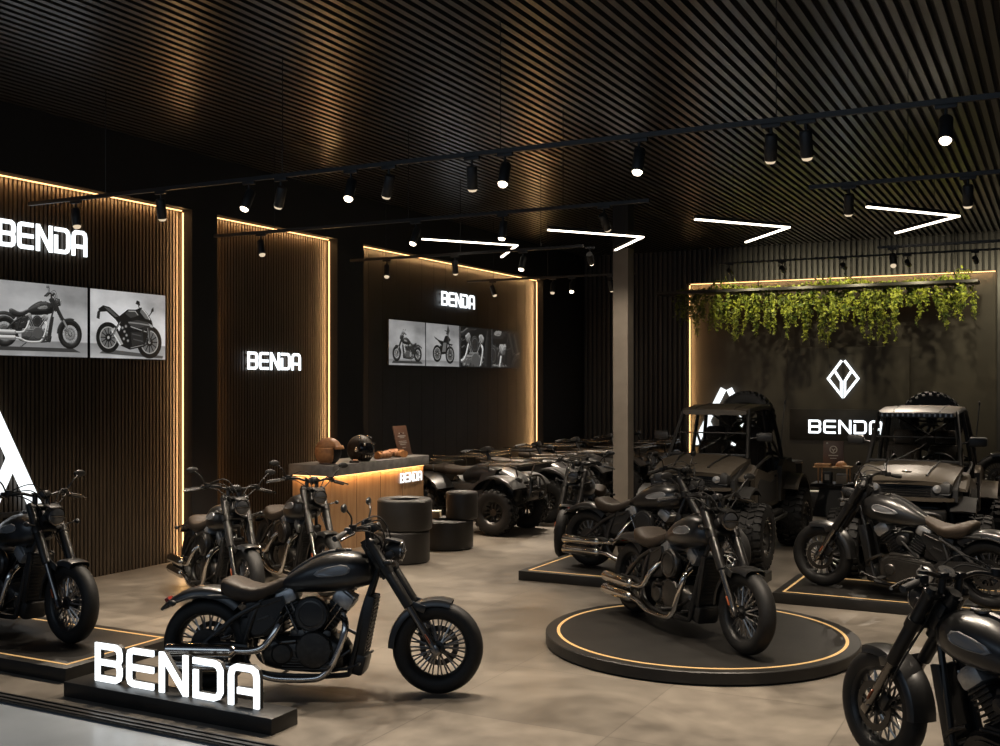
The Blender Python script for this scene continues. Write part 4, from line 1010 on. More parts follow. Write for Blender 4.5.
picture('dark close-up picture of a twin cylinder engine, third in the row of four', 16.38, 17.54, 2.40, 3.11, 'bgC', lambda p, W, H: (p.poly([(0, 0), (W, 0), (W, H), (0, H)], 0), ink_machine(p, first, 1.25, .58, -.27, 0, (.01, .01, W-.01, H-.01))), 'row of four pictures', .006)
picture('dark close-up picture of chrome engine details, last in the row of four', 17.57, 18.74, 2.40, 3.11, 'bgC', lambda p, W, H: (p.poly([(0, 0), (W, 0), (W, H), (0, H)], 0), ink_machine(p, first, 1.5, .25, -.55, -38, (.01, .01, W-.01, H-.01), 8)), 'row of four pictures', .006)
# ------------------------------------------------------------------ reception counter and what lies on it
ct = empty('reception_counter', (-8.30, 11.995, 0)); tag(ct, 'reception counter of warm oak boards under a thick grey stone top', 'counter')
b = MB(); b.box((-.02, 0, .48), (.60, 2.18, .96)); b.build('base', M['counterwood'], ct, smooth=0)
b = MB()
for k in range(1, 4): b.box((.281, -1.09+2.18*k/4, .48), (.004, .006, .95))
b.build('board_joint', M['card'], ct, smooth=0)
b = MB(); b.box((0, 0, 1.025), (.68, 2.29, .135), None, .006); b.build('stone_top', M['slab'], ct, smooth=30)
b = MB(); b.box((.29, 0, .952), (.016, 2.16, .010)); b.box((0, -1.10, .952), (.60, .016, .010)); u_ = b.build('under_top_led', M['led'], ct, smooth=0); glow(u_, (.315, 0, .945), 2.1, (0, 1, 0), (-.25, 0, -1), 7); glow(u_, (0, -1.125, .945), .58, (1, 0, 0), (0, .25, -1), 2)
b = MB(); b.box((-.02, 0, .03), (.56, 2.1, .06)); b.build('toe_kick', M['track'], ct, smooth=0)
cs = empty('letter_sign'); tag(cs, 'small white glowing letter sign fixed on the oak front of the reception counter', 'sign', 'illuminated letter signs on the walls')
wordmark(cs, .56, .135, .006, .018, M['whitebig'], None)
bb = MB(); bb.box((.27, .07, .003), (.5, .012, .007)); bb.build('standoff', M['track'], cs, smooth=0)
place(cs, LEFT, (-8.30+.2845, 12.46, .745))
def patch(mb, r, az0, az1, el0, el1, n=14, m=10, inv=False):
    rings = []
    for i in range(m+1):
        e = R_(el0+(el1-el0)*i/m)
        rings.append([Vector((r[0]*math.cos(e)*math.cos(R_(az0+(az1-az0)*k/n)), r[1]*math.cos(e)*math.sin(R_(az0+(az1-az0)*k/n)), r[2]*math.sin(e))) for k in range(n+1)])
    return mb.loft(rings, cap=False, closed=False)
def solid(o, t): md = o.modifiers.new('shell', 'SOLIDIFY'); md.thickness = t; md.offset = -1; return o
ZC = 1.0925
h = empty('open_face_helmet', (-8.17, 11.06, ZC), (0, 0, R_(22))); h.scale = (1.22, 1.22, 1.22); tag(h, 'tan brown open-face helmet on the near end of the counter', 'helmet')
b = MB(); c0 = MB(); patch(c0, (.145, .125, .15), 58, 302, -50, 20, 24, 10); patch(c0, (.145, .125, .15), 0, 360, 20, 89, 36, 10); c0.v = [(x, y, z+.125) for x, y, z in c0.v]
solid(c0.build('shell', M['tan'], h, smooth=60), .012)
b = MB(); b.ell((0, 0, .125), (.130, .110, .135), 24, 16); b.v = [(x, y, max(z, .008)) for x, y, z in b.v]; b.build('lining', M['utvdark'], h, smooth=60)
b = MB(); patch(b, (.150, .130, .155), -56, 56, 12, 26, 14, 3); b.v = [(x*1.10, y, z+.125) for x, y, z in b.v]; solid(b.build('peak', M['tan'], h, smooth=60), .008)
b = MB(); b.tube([(.09*math.cos(a*.2), .098*math.sin(a*.2), .012) for a in range(5, 27)], .01, 6); b.build('rim_trim', M['card'], h)
h = empty('full_face_helmet', (-8.15, 11.72, ZC), (0, 0, R_(2))); h.scale = (1.2, 1.2, 1.2); tag(h, 'dark full-face helmet with silver vents, middle of the counter', 'helmet')
b = MB(); patch(b, (.155, .13, .155), 62, 298, -52, 90, 26, 18); patch(b, (.155, .13, .155), -62, 62, 24, 90, 18, 10); patch(b, (.168, .13, .155), -62, 62, -52, -14, 18, 6); b.v = [(x, y, z+.128) for x, y, z in b.v]
solid(b.build('shell', M['leather'], h, smooth=60), .012)
b = MB(); patch(b, (.158, .133, .157), -66, 66, -18, 28, 20, 8); b.v = [(x, y, z+.128) for x, y, z in b.v]; solid(b.build('visor', M['visor'], h, smooth=60), .006)
b = MB()
for k in range(-3, 4): a = R_(k*13); b.box((.165*math.cos(a)*.9, .131*math.sin(a)*.92, .062), (.022, .018, .035), (0, .25, a), .004)
for s in (-1, 1):
    b.ell((.03, s*.132, .13), (.028, .012, .028), 12, 8); b.box((.06, s*.085, .262), (.07, .02, .014), (0, .45, 0), .004); b.box((.11, s*.088, .19), (.04, .02, .02), (0, .3, s*.7), .005)
b.build('vent', M['chrome'], h)
b = MB(); b.ell((0, 0, .125), (.135, .11, .12), 20, 12); b.v = [(x, y, max(z, .006)) for x, y, z in b.v]; b.build('lining', M['utvdark'], h)
w = empty('leather_pouch', (-8.02, 11.40, ZC), (0, 0, .5)); tag(w, 'small brown leather pouch between the two helmets', 'pouch')
b = MB(); b.loft([ring(x, w_, .016, h_, .016, 3, 16) for x, w_, h_ in ((-.06, .03, .008), (-.05, .045, .016), (.04, .045, .018), (.06, .035, .01))]); b.build('body', M['leather'], w); b = MB(); b.box((.01, 0, .036), (.06, .08, .006), (0, .05, 0), .002); b.build('flap', M['tan'], w)
def glove(loc, rot, label):
    g = empty('riding_glove', loc, rot); g.scale = (1.2, 1.25, 1.75); tag(g, label, 'glove', 'pair of riding gloves')
    b = MB(); b.loft([ring(x, w_, .028, h_, .024, 2.6, 18) for x, w_, h_ in ((-.10, .046, .022), (-.06, .042, .022), (-.03, .046, .026), (.01, .052, .032), (.05, .052, .03), (.065, .045, .022))])
    for k, (y, L) in enumerate(((-.038, .062), (-.013, .075), (.013, .072), (.037, .055))):
        b.tube([(.045, y, .034), (.045+L*.5, y*1.12, .048), (.045+L*.95, y*1.15, .034), (.045+L, y*1.12, .016)], [.015, .0145, .0135, .011], 10, 5)
    b.tube([(-.01, .045, .03), (.03, .075, .036), (.062, .078, .026), (.08, .066, .018)], [.016, .0155, .014, .011], 10, 5)
    b.build('hand', M['glove'], g, smooth=60)
    b = MB(); b.loft([ring(x, w_, .028, .026, .026, 2.6, 18) for x, w_ in ((-.125, .056), (-.115, .058), (-.085, .05), (-.08, .046))]); b.box((-.07, 0, .055), (.03, .07, .01), None, .003); b.build('cuff', M['tan'], g, smooth=60)
    b = MB()
    for k, y in enumerate((-.038, -.013, .013, .037)): b.ell((.045, y, .056), (.016, .0115, .009), 10, 6)
    b.build('knuckle_pad', M['glove'], g); return g
glove((-8.10, 12.22, ZC), (0, 0, R_(75)), 'tan leather riding glove lying flat beside the dark helmet')
glove((-8.13, 12.56, ZC), (0, 0, R_(165)), 'tan leather riding glove lying nearest the menu board')
m = empty('menu_board', (-8.28, 12.93, ZC)); m.scale = (1.15, 1.15, 1.15); tag(m, 'tilted brown menu board standing on the far end of the counter', 'menu board')
mm = Matrix.Rotation(R_(-14), 4, 'Y')
b = MB(); b.box((0, 0, .185), (.014, .30, .36), mm, .003); b.v = [(x+.0, y, z) for x, y, z in b.v]; b.build('board', M['card'], m)
b = MB()
for k, (y0, y1, z) in enumerate(((-.06, .06, .27), (-.09, .09, .235), (-.05, .05, .215), (-.09, .08, .17), (-.08, .09, .15), (-.07, .05, .13), (-.04, .04, .09))):
    b.box(mm @ Vector((.008, (y0+y1)/2, z-.185))+Vector((0, 0, .185)), (.002, y1-y0, .008 if k > 1 else .014), mm)
b.build('printed_lines', M['grey'], m)
b = MB(); b.box((-.05, 0, .14), (.012, .05, .29), Matrix.Rotation(R_(16), 4, 'Y'), .002); b.box((.04, 0, .010), (.05, .3, .02), None, .004); b.build('stand', M['card'], m)

# ------------------------------------------------------------------ stacked tyres
def smooth_tyre(loc, R, w, label):
    t = empty('slick_tyre', loc); tag(t, label, 'tyre', 'stacked slick tyres')
    b = MB(); b.lathe([(R*.55, .012), (R*.62, .0), (R*.94, .0), (R*.985, .012), (R, .03), (R, w-.03), (R*.985, w-.012), (R*.94, w), (R*.62, w), (R*.55, w-.012), (R*.55, w-.05), (R*.70, w-.08), (R*.70, .08), (R*.55, .05)], (0, 0, 0), (0, 0, 1), 56, closed=True)
    b.build('carcass', M['tyre2'], t, smooth=50)
    b = MB()
    for z in (.022, w-.022): b.lathe([(R*.98, z-.004), (R*1.003, z), (R*.98, z+.004)], (0, 0, 0), (0, 0, 1), 56, closed=True)
    b.lathe([(R*.74, w), (R*.76, w+.004), (R*.78, w)], (0, 0, 0), (0, 0, 1), 56, closed=True)
    b.build('shoulder_rib', M['tyre2'], t, smooth=50); return t
M['tyre2'] = mat('brown_black_slick_rubber', (.016, .0135, .011), .48, noise=.15, nscale=8)
smooth_tyre((-6.93, 10.83, 0), .325, .375, 'wide smooth tyre on the floor by the counter, under an equally wide one')
smooth_tyre((-6.91, 10.85, .379), .325, .365, 'wide smooth tyre on top of the stack nearest the counter front')
smooth_tyre((-6.98, 11.98, 0), .33, .375, 'wide smooth tyre on the floor under a small tyre and a pale box')
smooth_tyre((-6.81, 12.05, .379), .205, .345, 'small smooth tyre on top of the stack nearest the quad bikes')
o = empty('card_box', (-7.15, 11.96, .379), (0, 0, .3)); tag(o, 'small pale card box on the lower tyre of the second stack', 'box')
b = MB(); b.box((0, 0, .04), (.12, .16, .08), None, .003); b.build('body', M['kraft'], o); b = MB(); b.box((0, 0, .081), (.124, .164, .02), None, .003); b.build('lid', M['paper'], o)

# ------------------------------------------------------------------ platforms
def platform(label, x0, x1, y0, y1):
    p = empty('display_platform', ((x0+x1)/2, (y0+y1)/2, 0)); tag(p, label, 'platform'); W = x1-x0; D_ = y1-y0
    b = MB(); b.box((0, 0, .05), (W, D_, .10), None, .004); b.build('deck', M['podium'], p)
    b = MB(); w = .022; i = .09
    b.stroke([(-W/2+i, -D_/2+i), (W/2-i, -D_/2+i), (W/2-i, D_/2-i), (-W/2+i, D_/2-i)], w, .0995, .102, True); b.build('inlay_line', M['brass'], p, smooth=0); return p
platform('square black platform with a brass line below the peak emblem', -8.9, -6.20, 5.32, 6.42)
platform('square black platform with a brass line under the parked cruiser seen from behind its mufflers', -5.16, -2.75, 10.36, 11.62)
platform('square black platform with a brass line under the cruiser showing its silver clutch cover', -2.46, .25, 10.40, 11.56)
p = empty('round_platform', (-2.59, 8.48, 0)); tag(p, 'round black turntable platform with a brass ring', 'platform')
b = MB(); b.lathe([(0, 0), (1.22, 0), (1.225, .012), (1.24, .016), (1.24, .094), (1.234, .10), (0, .10)], (0, 0, 0), (0, 0, 1), 120); b.build('deck', M['podium'], p)
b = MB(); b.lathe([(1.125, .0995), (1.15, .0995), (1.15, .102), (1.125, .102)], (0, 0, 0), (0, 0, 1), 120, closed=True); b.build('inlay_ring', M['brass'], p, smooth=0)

# ------------------------------------------------------------------ motorcycles
used = []
STEER = ('front_wheel', 'fork_leg', 'brake_caliper', 'triple_clamp', 'front_fender', 'headlight', 'handlebar', 'mirror', 'instrument', 'cable')
def bike(label, front, heading, z=0., lean=-2.5, steer=0., group='black cruiser motorcycles'):
    """front = ground contact of the front wheel, heading in degrees"""
    r = dup(first) if used else first; used.append(1)
    a = R_(heading); d = Vector((math.cos(a), math.sin(a), 0)); z += .004
    r.location = Vector((front[0], front[1], z))-d*.8; r.rotation_euler = (R_(lean), 0, a)
    tag(r, label, 'motorcycle', group)
    if steer:
        c = Vector((WB-.8, 0, WR)); mt = Matrix.Translation(c) @ Matrix.Rotation(R_(steer), 4, Vector((-math.sin(RAKE), 0, math.cos(RAKE)))) @ Matrix.Translation(-c)
        for ch in r.children:
            if ch.name.split('.')[0] in STEER: ch.matrix_basis = mt
            if ch.name.split('.')[0] == 'turn_signal' and ch.data.vertices[0].co.x > 0: ch.matrix_basis = mt
    return r
PZ = .10
bike('black cruiser motorcycle standing on the bare floor behind the free-standing letter sign', (-3.75, 6.30), 22.4, 0)
bike('black cruiser motorcycle on the corner platform in front of the glowing peak emblem', (-6.78, 5.86), -9, PZ)
bike('black cruiser motorcycle alone on the round platform', (-2.07, 7.91), -40, PZ)
bike('black cruiser motorcycle by the slatted wall, nearer one of the two side by side there', (-6.54, 7.60), -31, 0, steer=3)
bike('black cruiser motorcycle between the reception counter and another cruiser by the slatted wall', (-6.44, 8.66), -31, 0, steer=3)
bike('black cruiser motorcycle on the square platform, twin mufflers turned to the viewer', (-3.03, 10.66), -12, PZ)
bike('black cruiser motorcycle seen head-on, standing beside the quad bikes', (-5.33, 11.92), -82, 0, steer=3)
bike('black cruiser motorcycle on the square platform, silver clutch cover turned to the viewer', (-2.09, 10.98), 164, PZ)
FB = bike('black cruiser motorcycle on the floor between the round platform and the picture edge', (-.87, 6.33), 145, 0, steer=-9)
for ch in list(FB.children_recursive):
    if ch.name.startswith('mirror') and (ch.data.vertices[0].co.y > 0) or ch.name.startswith('turn_signal') and ch.data.vertices[0].co.x > 0: bpy.data.objects.remove(ch)
# raised plinth with one more motorcycle behind the second buggy
pl = empty('display_plinth', (.12, 15.6, 0)); tag(pl, 'taupe display plinth behind the buggy with the light bar', 'plinth')
b = MB(); b.box((0, 0, .26), (2.5, .9, .52), None, .006); b.build('body', M['col'], pl); b = MB(); b.box((0, 0, .54), (2.54, .94, .04), None, .004); b.build('top', M['podium'], pl)
bike('black motorcycle raised on a taupe plinth, only its front wheel seen beside a buggy', (-.72, 15.6), 180, .56)

# ------------------------------------------------------------------ buggies and quads
bg = make_buggy(False); bg.location = (-3.72, 13.19, 0); bg.rotation_euler = (0, 0, R_(-90)); tag(bg, 'olive off-road buggy with a plain roof edge, behind the round platform', 'buggy', 'off-road buggies')
bg = make_buggy(True); bg.location = (-1.42, 13.15, 0); bg.rotation_euler = (0, 0, R_(-90)); tag(bg, 'olive off-road buggy with a ribbed light bar along its roof edge', 'buggy', 'off-road buggies')
q0 = make_quad()
for k, (y, lb) in enumerate(((13.73, 'dark quad bike first in the row, next to the tyre stacks'), (15.35, 'dark quad bike second in the row from the tyre stacks'), (16.95, 'dark quad bike third in the row from the tyre stacks'), (18.5, 'dark quad bike fourth in the row from the tyre stacks'), (20.0, 'dark quad bike last in the row, half hidden by the column'))):
    q = q0 if k == 0 else dup(q0); q.location = (-7.55+.03*(k % 2), y, 0); q.rotation_euler = (0, 0, R_((-2, 1, -1, 2, 0)[k])); tag(q, lb, 'quad bike', 'row of quad bikes')

# ------------------------------------------------------------------ small display at the back wall
t = empty('display_stand', (-3.22, 17.8, 0)); tag(t, 'dark tapered display stand with a brown card and small goods', 'stand')
b = MB(); rings = []
for z, w_, d_ in ((0, .30, .26), (.03, .30, .26), (.42, .20, .17), (.46, .20, .17)): rings.append([Vector((sx*w_, sy*d_, z)) for sx, sy in ((-1, -1), (1, -1), (1, 1), (-1, 1))])
b.loft(rings); b.build('pedestal', M['utvdark'], t, smooth=0)
b = MB(); b.box((0, 0, .49), (.66, .5, .06), None, .012); b.build('table_top', M['podium'], t)
b = MB()
for s in (-1, 1):
    for y in (-.15, .15): b.box((s*.22, y, .64), (.02, .02, .25))
b.box((-.02, 0, .775), (.56, .36, .02), None, .004); b.build('riser', M['woodlight'], t)
tz = .785
o = empty('menu_card', (-3.25, 17.9, tz)); tag(o, 'brown menu card with a round pale mark, upright on the dark display stand', 'card')
b = MB(); b.box((0, 0, .20), (.32, .014, .40), (R_(-6), 0, 0), .003); b.build('card', M['card'], o)
b = MB(); b.v = []; pr = MB(); pr.stroke(circ(0, .26, .055, 20), .014, 0, .002, True); pr.stroke([(-.03, .275), (0, .245), (.03, .275)], .014, 0, .002); pr.stroke([(0, .245), (0, .22)], .014, 0, .002); pr.box((0, .165, .001), (.15, .014, .002)); pr.box((0, .12, .001), (.10, .010, .002)); pr.box((-.1, .36, .001), (.03, .02, .002))
pr.v = [(x, -.0085-z+(y-.20)*.105, y) for x, y, z in pr.v]; pr.build('printed_mark', M['paper'], o, smooth=0)
b = MB(); b.box((0, .03, .006), (.2, .14, .012), None, .003); b.build('foot', M['card'], o)
o = empty('wooden_tray', (-3.38, 17.72, tz)); tag(o, 'small oak tray on the dark display stand, in front of the brown card', 'tray')
b = MB(); b.box((0, 0, .01), (.24, .14, .02), None, .004)
b.build('tray_base', M['woodlight'], o); b = MB()
for s in (-1, 1): b.box((s*.115, 0, .028), (.012, .14, .03), None, .003); b.box((0, s*.065, .028), (.24, .012, .03), None, .003)
b.build('tray_rim', M['woodlight'], o)
o = empty('cap', (-3.10, 17.74, tz), (0, 0, -.5)); tag(o, 'tan peaked cap on the dark display stand', 'cap')
b = MB(); patch(b, (.10, .085, .09), 0, 360, 4, 90, 24, 8); solid(b.build('crown', M['tan'], o, smooth=60), .006)
b = MB(); b.loft([ring(x, w_, .012+.01*math.cos(x*9), .004, .004, 2, 14) for x, w_ in ((.07, .075), (.12, .072), (.155, .055), (.17, .03))]); b.build('peak', M['kraft'], o)
o = empty('goods_box', (-3.30, 17.68, .52)); tag(o, 'dark carton with a pale label below the oak tray', 'box')
b = MB(); b.box((0, 0, .09), (.14, .12, .18), None, .004); b.build('carton', M['utvdark'], o); b = MB(); b.box((0, -.061, .10), (.07, .002, .09)); b.build('carton_label', M['grey'], o)
o = empty('goods_box', (-3.08, 17.70, .52)); tag(o, 'taupe carton standing beside the dark carton on the display stand', 'box')
b = MB(); b.box((0, 0, .07), (.16, .14, .14), None, .004); b.build('carton', M['col'], o); b = MB(); b.box((0, 0, .142), (.164, .144, .02), None, .003); b.build('lid', M['slab'], o)
o = empty('waste_bin', (-3.75, 17.0, 0)); tag(o, 'round black bin with a pale rim behind the plain-roofed buggy', 'bin')
b = MB(); b.lathe([(0, 0), (.17, 0), (.18, .02), (.19, .88), (.175, .88), (.165, .05), (0, .05)], (0, 0, 0), (0, 0, 1), 36); b.build('drum', M['utvdark'], o); b = MB(); b.lathe([(.172, .875), (.195, .875), (.195, .91), (.172, .91)], (0, 0, 0), (0, 0, 1), 36, closed=True); b.build('rim', M['alloy'], o)
o = empty('low_crate', (-3.74, 18.75, 0)); tag(o, 'low black crate by the back wall with a white sheet lying on it', 'crate')
b = MB(); b.box((0, 0, .14), (.42, .36, .28), None, .006); b.build('body', M['utvdark'], o)
b = MB()
for s in (-1, 1): b.box((0, s*.182, .2), (.12, .006, .03), None, .002)
b.build('handle', M['track'], o)
b = MB(); b.box((0, 0, .003), (.24, .18, .006), (0, 0, .2)); o = b.build('paper_sheet', M['paper'], smooth=0); o.location = (-3.72, 18.72, .281); tag(o, 'white paper sheet on the low black crate', 'paper')

# ------------------------------------------------------------------ hanging planter
hp = empty('hanging_planter', (-4.15, 20.45, 3.86)); tag(hp, 'long dark hanging planter tray with green trailing plants, in front of the back wall', 'planter')
b = MB(); b.box((0, 0, 0), (5.75, .50, .025)); 
for s in (-1, 1): b.box((0, s*.25, .015), (5.75, .03, .055), None, .004); b.box((s*2.875, 0, .015), (.03, .50, .055), None, .004)
b.build('tray', M['fork'], hp, smooth=0)
for x in (-2.62, -.95, .75, 2.5):
    b = MB(); b.tube([(x, 0, 0), (x, 0, HC-3.86-.002)], .010, 8); b.lathe([(0, 0), (.04, 0), (.04, .02), (0, .03)], (x, 0, .012), (0, 0, 1), 14); b.build('suspension_rod', M['track'], hp)
rr = random.Random(11)
def leaf(mb, p, d, s):
    u, v, w = basis(d); n = u*math.cos(rr.uniform(0, 6.28))+v*math.sin(rr.uniform(0, 6.28)); sd = w.cross(n)
    mb.add([p, p+w*s*.35+sd*s*.30+n*s*.06, p+w*s*.75+sd*s*.24+n*s*.05, p+w*s*1.05-n*s*.06, p+w*s*.75-sd*s*.24+n*s*.05, p+w*s*.35-sd*s*.30+n*s*.06, p+w*s*.5-n*s*.03], [(0, 1, 6), (1, 2, 6), (2, 3, 6), (3, 4, 6), (4, 5, 6), (5, 0, 6)])
def rdir(zb):
    v = Vector((rr.gauss(0, 1), rr.gauss(0, 1), rr.gauss(0, 1)+zb)); return v.normalized()
f = MB()
for k in range(1500):
    x = rr.uniform(-2.52, 2.75); hgt = .05+.09*math.sin(x*3.1)+.05*math.sin(x*7.3+1); p = Vector((x, rr.uniform(-.20, .22), .02+abs(rr.gauss(0, 1))*max(.02, hgt)*.6)); leaf(f, p, rdir(.4), rr.uniform(.05, .085))
o = f.build('foliage', M['leaf'], hp, smooth=0); o['kind'] = 'stuff'
NV = 84
for k in range(NV):
    x = -2.52+5.32*(k+rr.uniform(-.3, .3)+.5)/NV; y = rr.uniform(-.20, .2)
    L = .32+.36*rr.random()+.36*(rr.random() < .30)*rr.uniform(.6, 1)+.10*math.sin(x*2.3); b = MB()
    pts = [Vector((x, y, .02)), Vector((x+rr.uniform(-.02, .02), y, -.02))]; n = max(4, int(L/.09)); dx = 0
    for i in range(1, n+1): dx += rr.gauss(0, .018); pts.append(Vector((x+dx, y+rr.gauss(0, .012)+.01*math.sin(i), -.02-L*i/n)))
    b.tube(pts, .004, 5, 2); P = spline(pts, 6)
    for q in P:
        t_ = max(0, (-.02-q.z)/L)
        if q.z > -.03: continue
        for _ in range(3 if t_ < .75 else 2):
            leaf(b, q+Vector((rr.gauss(0, .035*(1-.5*t_)), rr.gauss(0, .035), rr.gauss(0, .02))), rdir(-.7), rr.uniform(.045, .075)*(1-.25*t_))
    b.build('trailing_vine', M['leaf'], hp, smooth=0)

# ------------------------------------------------------------------ chevron lamps
for i, x in enumerate((-6.62, -4.80, -2.93, -1.03)):
    c = empty('hanging_lamp', (x, 13.25, 4.0)); tag(c, 'hanging chevron shaped linear lamp, %s' % ('nearest the row of four pictures', 'in front of the column head', 'over the plain-roofed buggy', 'over the buggy with the light bar')[i], 'lamp', 'chevron lamps under the slatted ceiling')
    P = [(-.82, -1.15), (0, 0), (-.82, 1.12)]
    b = MB(); b.stroke(P, .028, .0, .05); b.build('profile', M['track'], c, smooth=0)
    b = MB(); b.stroke(P, .029, -.008, .010); b.build('diffuser', M['bar'], c, smooth=0)
    for (u, v) in ((-.5, -.70), (-.5, .68)):
        b = MB(); b.tube([(u, v, .04), (u, v, HC-4.0-.002)], .003, 6); b.build('suspension_wire', M['track'], c)

# ------------------------------------------------------------------ lighting tracks and spotlights
TZ = 3.86
def track(label, x0, x1, y, z=TZ, nr=3):
    t = empty('lighting_track', ((x0+x1)/2, y, z)); tag(t, label, 'track', 'black lighting tracks'); L = x1-x0
    b = MB(); b.box((0, 0, 0), (L, .036, .034)); b.build('rail', M['track'], t, smooth=0)
    for k in range(nr):
        xx = -L/2+L*(k+.5)/nr; b = MB(); b.tube([(xx, 0, 0), (xx, 0, HC-z-.002)], .004, 6); b.build('suspension_wire', M['track'], t)
    return t
track('long black lighting track nearest the viewer, running across the room', -8.95, 3.5, 7.25, nr=6)
track('black lighting track second from the viewer, from the narrow slatted panel to the middle', -8.95, -3.5, 9.85)
track('short black lighting track second from the viewer, past the buggy side of the room', -2.0, 3.0, 9.85)
track('black lighting track over the tyre stacks, starting at the panel with four pictures', -9.0, -5.4, 12.7)
track('short black lighting track behind the last chevron lamp', -2.1, 2.0, 14.6)
track('black lighting track over the quad bikes', -9.05, -6.0, 16.2)
track('black lighting track just in front of the hanging planter', -5.6, -.4, 19.35, 4.30)
ORD = ['first', 'second', 'third', 'fourth', 'fifth', 'sixth', 'seventh', 'eighth', 'ninth', 'tenth', 'eleventh', 'twelfth', 'thirteenth']
proto = {}
def make_spot(on):
    s = empty('track_spotlight')
    b = MB(); b.box((0, 0, -.03), (.13, .03, .03), None, .004); b.tube([(0, 0, -.04), (0, 0, -.10)], .010, 8); b.build('adapter', M['track'], s)
    b = MB(); b.lathe([(0, .06), (.036, .06), (.042, .05), (.042, -.11), (.039, -.115), (.033, -.115), (.033, -.085), (0, -.085)], (0, 0, 0), (0, 0, 1), 22); bd = b.build('body', M['track'], s)
    b = MB(); b.lathe([(0, -.108), (.036, -.108), (.037, -.118), (.028, -.134), (.0, -.142)], (0, 0, 0), (0, 0, 1), 20); ln = b.build('lens', M['lens' if on else 'lensdim'], bd)
    return s
LD = {}
def spotlight(x, y, z, aim, label, on=True, watts=220, cone=70, colr=(1, .85, .68), grp='spotlights on the ceiling tracks'):
    if on not in proto: proto[on] = make_spot(on); s = proto[on]
    else: s = dup(proto[on])
    s.location = (x, y, z); tag(s, label, 'spotlight', grp)
    body = [c for c in s.children if c.name.split('.')[0] == 'body'][0]
    d = (Vector(aim)-Vector((x, y, z-.16))).normalized()
    body.matrix_basis = Matrix.Translation((0, 0, -.15)) @ d.to_track_quat('-Z', 'Y').to_matrix().to_4x4()
    if watts:
        k = (watts, cone, colr)
        if k not in LD:
            l = bpy.data.lights.new('spot_beam', 'SPOT'); l.energy = watts; l.spot_size = R_(cone); l.spot_blend = .6; l.shadow_soft_size = .03; l.color = colr; LD[k] = l
        lo = bpy.data.objects.new('spot_beam', LD[k]); C.objects.link(lo); lo.parent = s
        lo.matrix_basis = Matrix.Translation(Vector((0, 0, -.15))+d*.165) @ d.to_track_quat('-Z', 'Y').to_matrix().to_4x4()
# rows of (x, aim, lit towards the viewer)
def row(y, z, rows, where, **kw):
    for i, (x, aim, on) in enumerate(rows):
        spotlight(x, y, z, aim, '%s spotlight from the picture wall on %s' % (ORD[i], where), on, kw.get('watts', 185), kw.get('cone', 70))
def px2x(px, y):
    u = (px-500)/1080.; return y*(-.461+.8874*u)/(.8874+.461*u)
row(7.25, TZ, [(px2x(76, 7.25), (-7.6, 7.0, .3), False), (px2x(161, 7.25), (-7.7, 8.3, .3), False), (px2x(249, 7.25), (-6.6, 5.9, .4), True), (px2x(281, 7.25), (-7.6, 8.2, .3), False),
  (px2x(351, 7.25), (-4.9, 5.8, .4), True), (px2x(389, 7.25), (-6.4, 8.4, .3), False), (px2x(472, 7.25), (-4.6, 8.6, .0), False), (px2x(505, 7.25), (-3.6, 5.9, .4), True), (px2x(639, 7.25), (-2.7, 6.2, .0), True),
  (px2x(771, 7.25), (-2.2, 8.8, .4), False), (px2x(806, 7.25), (-1.5, 8.4, .3), False), (px2x(946, 7.25), (-.6, 5.6, .5), True), (1.6, (.8, 7.0, .3), True)], 'the long front track')
row(9.85, TZ, [(px2x(261, 9.85), (-7.2, 9.3, .3), False), (px2x(416, 9.85), (-6.6, 8.6, .3), True), (px2x(503, 9.85), (-5.4, 9.6, .0), True), (px2x(604, 9.85), (-3.8, 12.3, 1.1), False)], 'the second track from the entrance')
row(9.85, TZ, [(px2x(849, 9.85), (-2.0, 11.3, .4), False), (px2x(968, 9.85), (-.8, 10.9, .5), False)], 'the short track over the square platforms', watts=260)
row(12.7, TZ, [(px2x(387, 12.7), (-7.9, 11.8, 1.1), False), (px2x(455, 12.7), (-7.4, 13.4, .6), False), (px2x(523, 12.7), (-6.5, 11.6, .3), True), (px2x(590, 12.7), (-5.8, 15.3, 1.9), True)], 'the track over the tyre stacks')
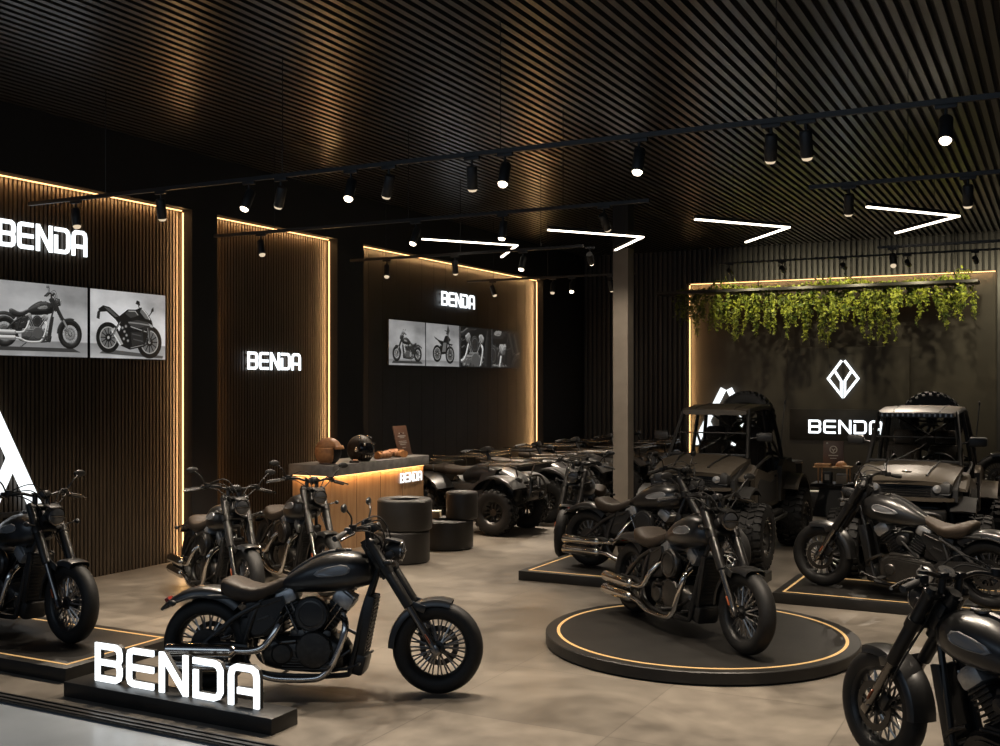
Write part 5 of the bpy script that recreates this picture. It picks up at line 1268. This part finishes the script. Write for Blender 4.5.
row(14.6, TZ, [(px2x(893, 14.6), (-1.6, 13.1, 1.2), False), (px2x(700, 14.6), (-3.6, 12.9, 1.2), False) if False else (.4, (-.6, 12.6, 1.0), False)], 'the short track behind the last chevron lamp', watts=230)
row(16.2, TZ, [(px2x(493, 16.2), (-7.5, 16.0, .8), False), (px2x(553, 16.2), (-7.2, 15.2, .8), False), (px2x(572, 16.2), (-6.6, 14.6, .3), True), (px2x(611, 16.2), (-6.4, 17.6, .6), False)], 'the track over the quad bikes', watts=240)
for i, x in enumerate((-5.35, -4.4, -3.35, -2.3, -1.25, -.6)):
    spotlight(x, 19.35, 4.30, (x+.15, 20.45, 3.75), '%s small spotlight along the track in front of the hanging planter' % ORD[i], False, 70, 95, (1, .86, .55), 'spotlights washing the hanging planter')
# daylight of a grey dusk reaching in through the open front
l = bpy.data.lights.new('dusk_daylight', 'AREA'); l.shape = 'RECTANGLE'; l.size = 12; l.size_y = 3.2; l.energy = 110; l.color = (.66, .82, 1.)
o = bpy.data.objects.new('dusk_daylight', l); C.objects.link(o); o.location = (-4, -2.5, 4.4); o.rotation_euler = (R_(52), 0, 0)
w = bpy.data.worlds.new('dusk'); SC.world = w; w.use_nodes = True
w.node_tree.nodes['Background'].inputs[0].default_value = (.60, .72, 1, 1); w.node_tree.nodes['Background'].inputs[1].default_value = .05

# ------------------------------------------------------------------ camera
cd = bpy.data.cameras.new('camera'); cam = bpy.data.objects.new('camera', cd); C.objects.link(cam)
cam.location = (0, 0, 2.1); cam.rotation_euler = (PI/2, 0, R_(27.45))
cd.sensor_width = 36; cd.lens = 36*1.08; cd.shift_y = .011; cd.clip_end = 200
SC.camera = cam
SC.view_settings.view_transform = 'Standard'; SC.view_settings.look = 'None'; SC.view_settings.gamma = 1; SC.view_settings.use_curve_mapping = False
SC.view_settings.exposure = .15
try:
    SC.cycles.use_denoising = True; SC.cycles.sample_clamp_indirect = 4; SC.cycles.max_bounces = 7; SC.cycles.caustics_reflective = False; SC.cycles.caustics_refractive = False
    SC.cycles.use_light_tree = True
except Exception: pass
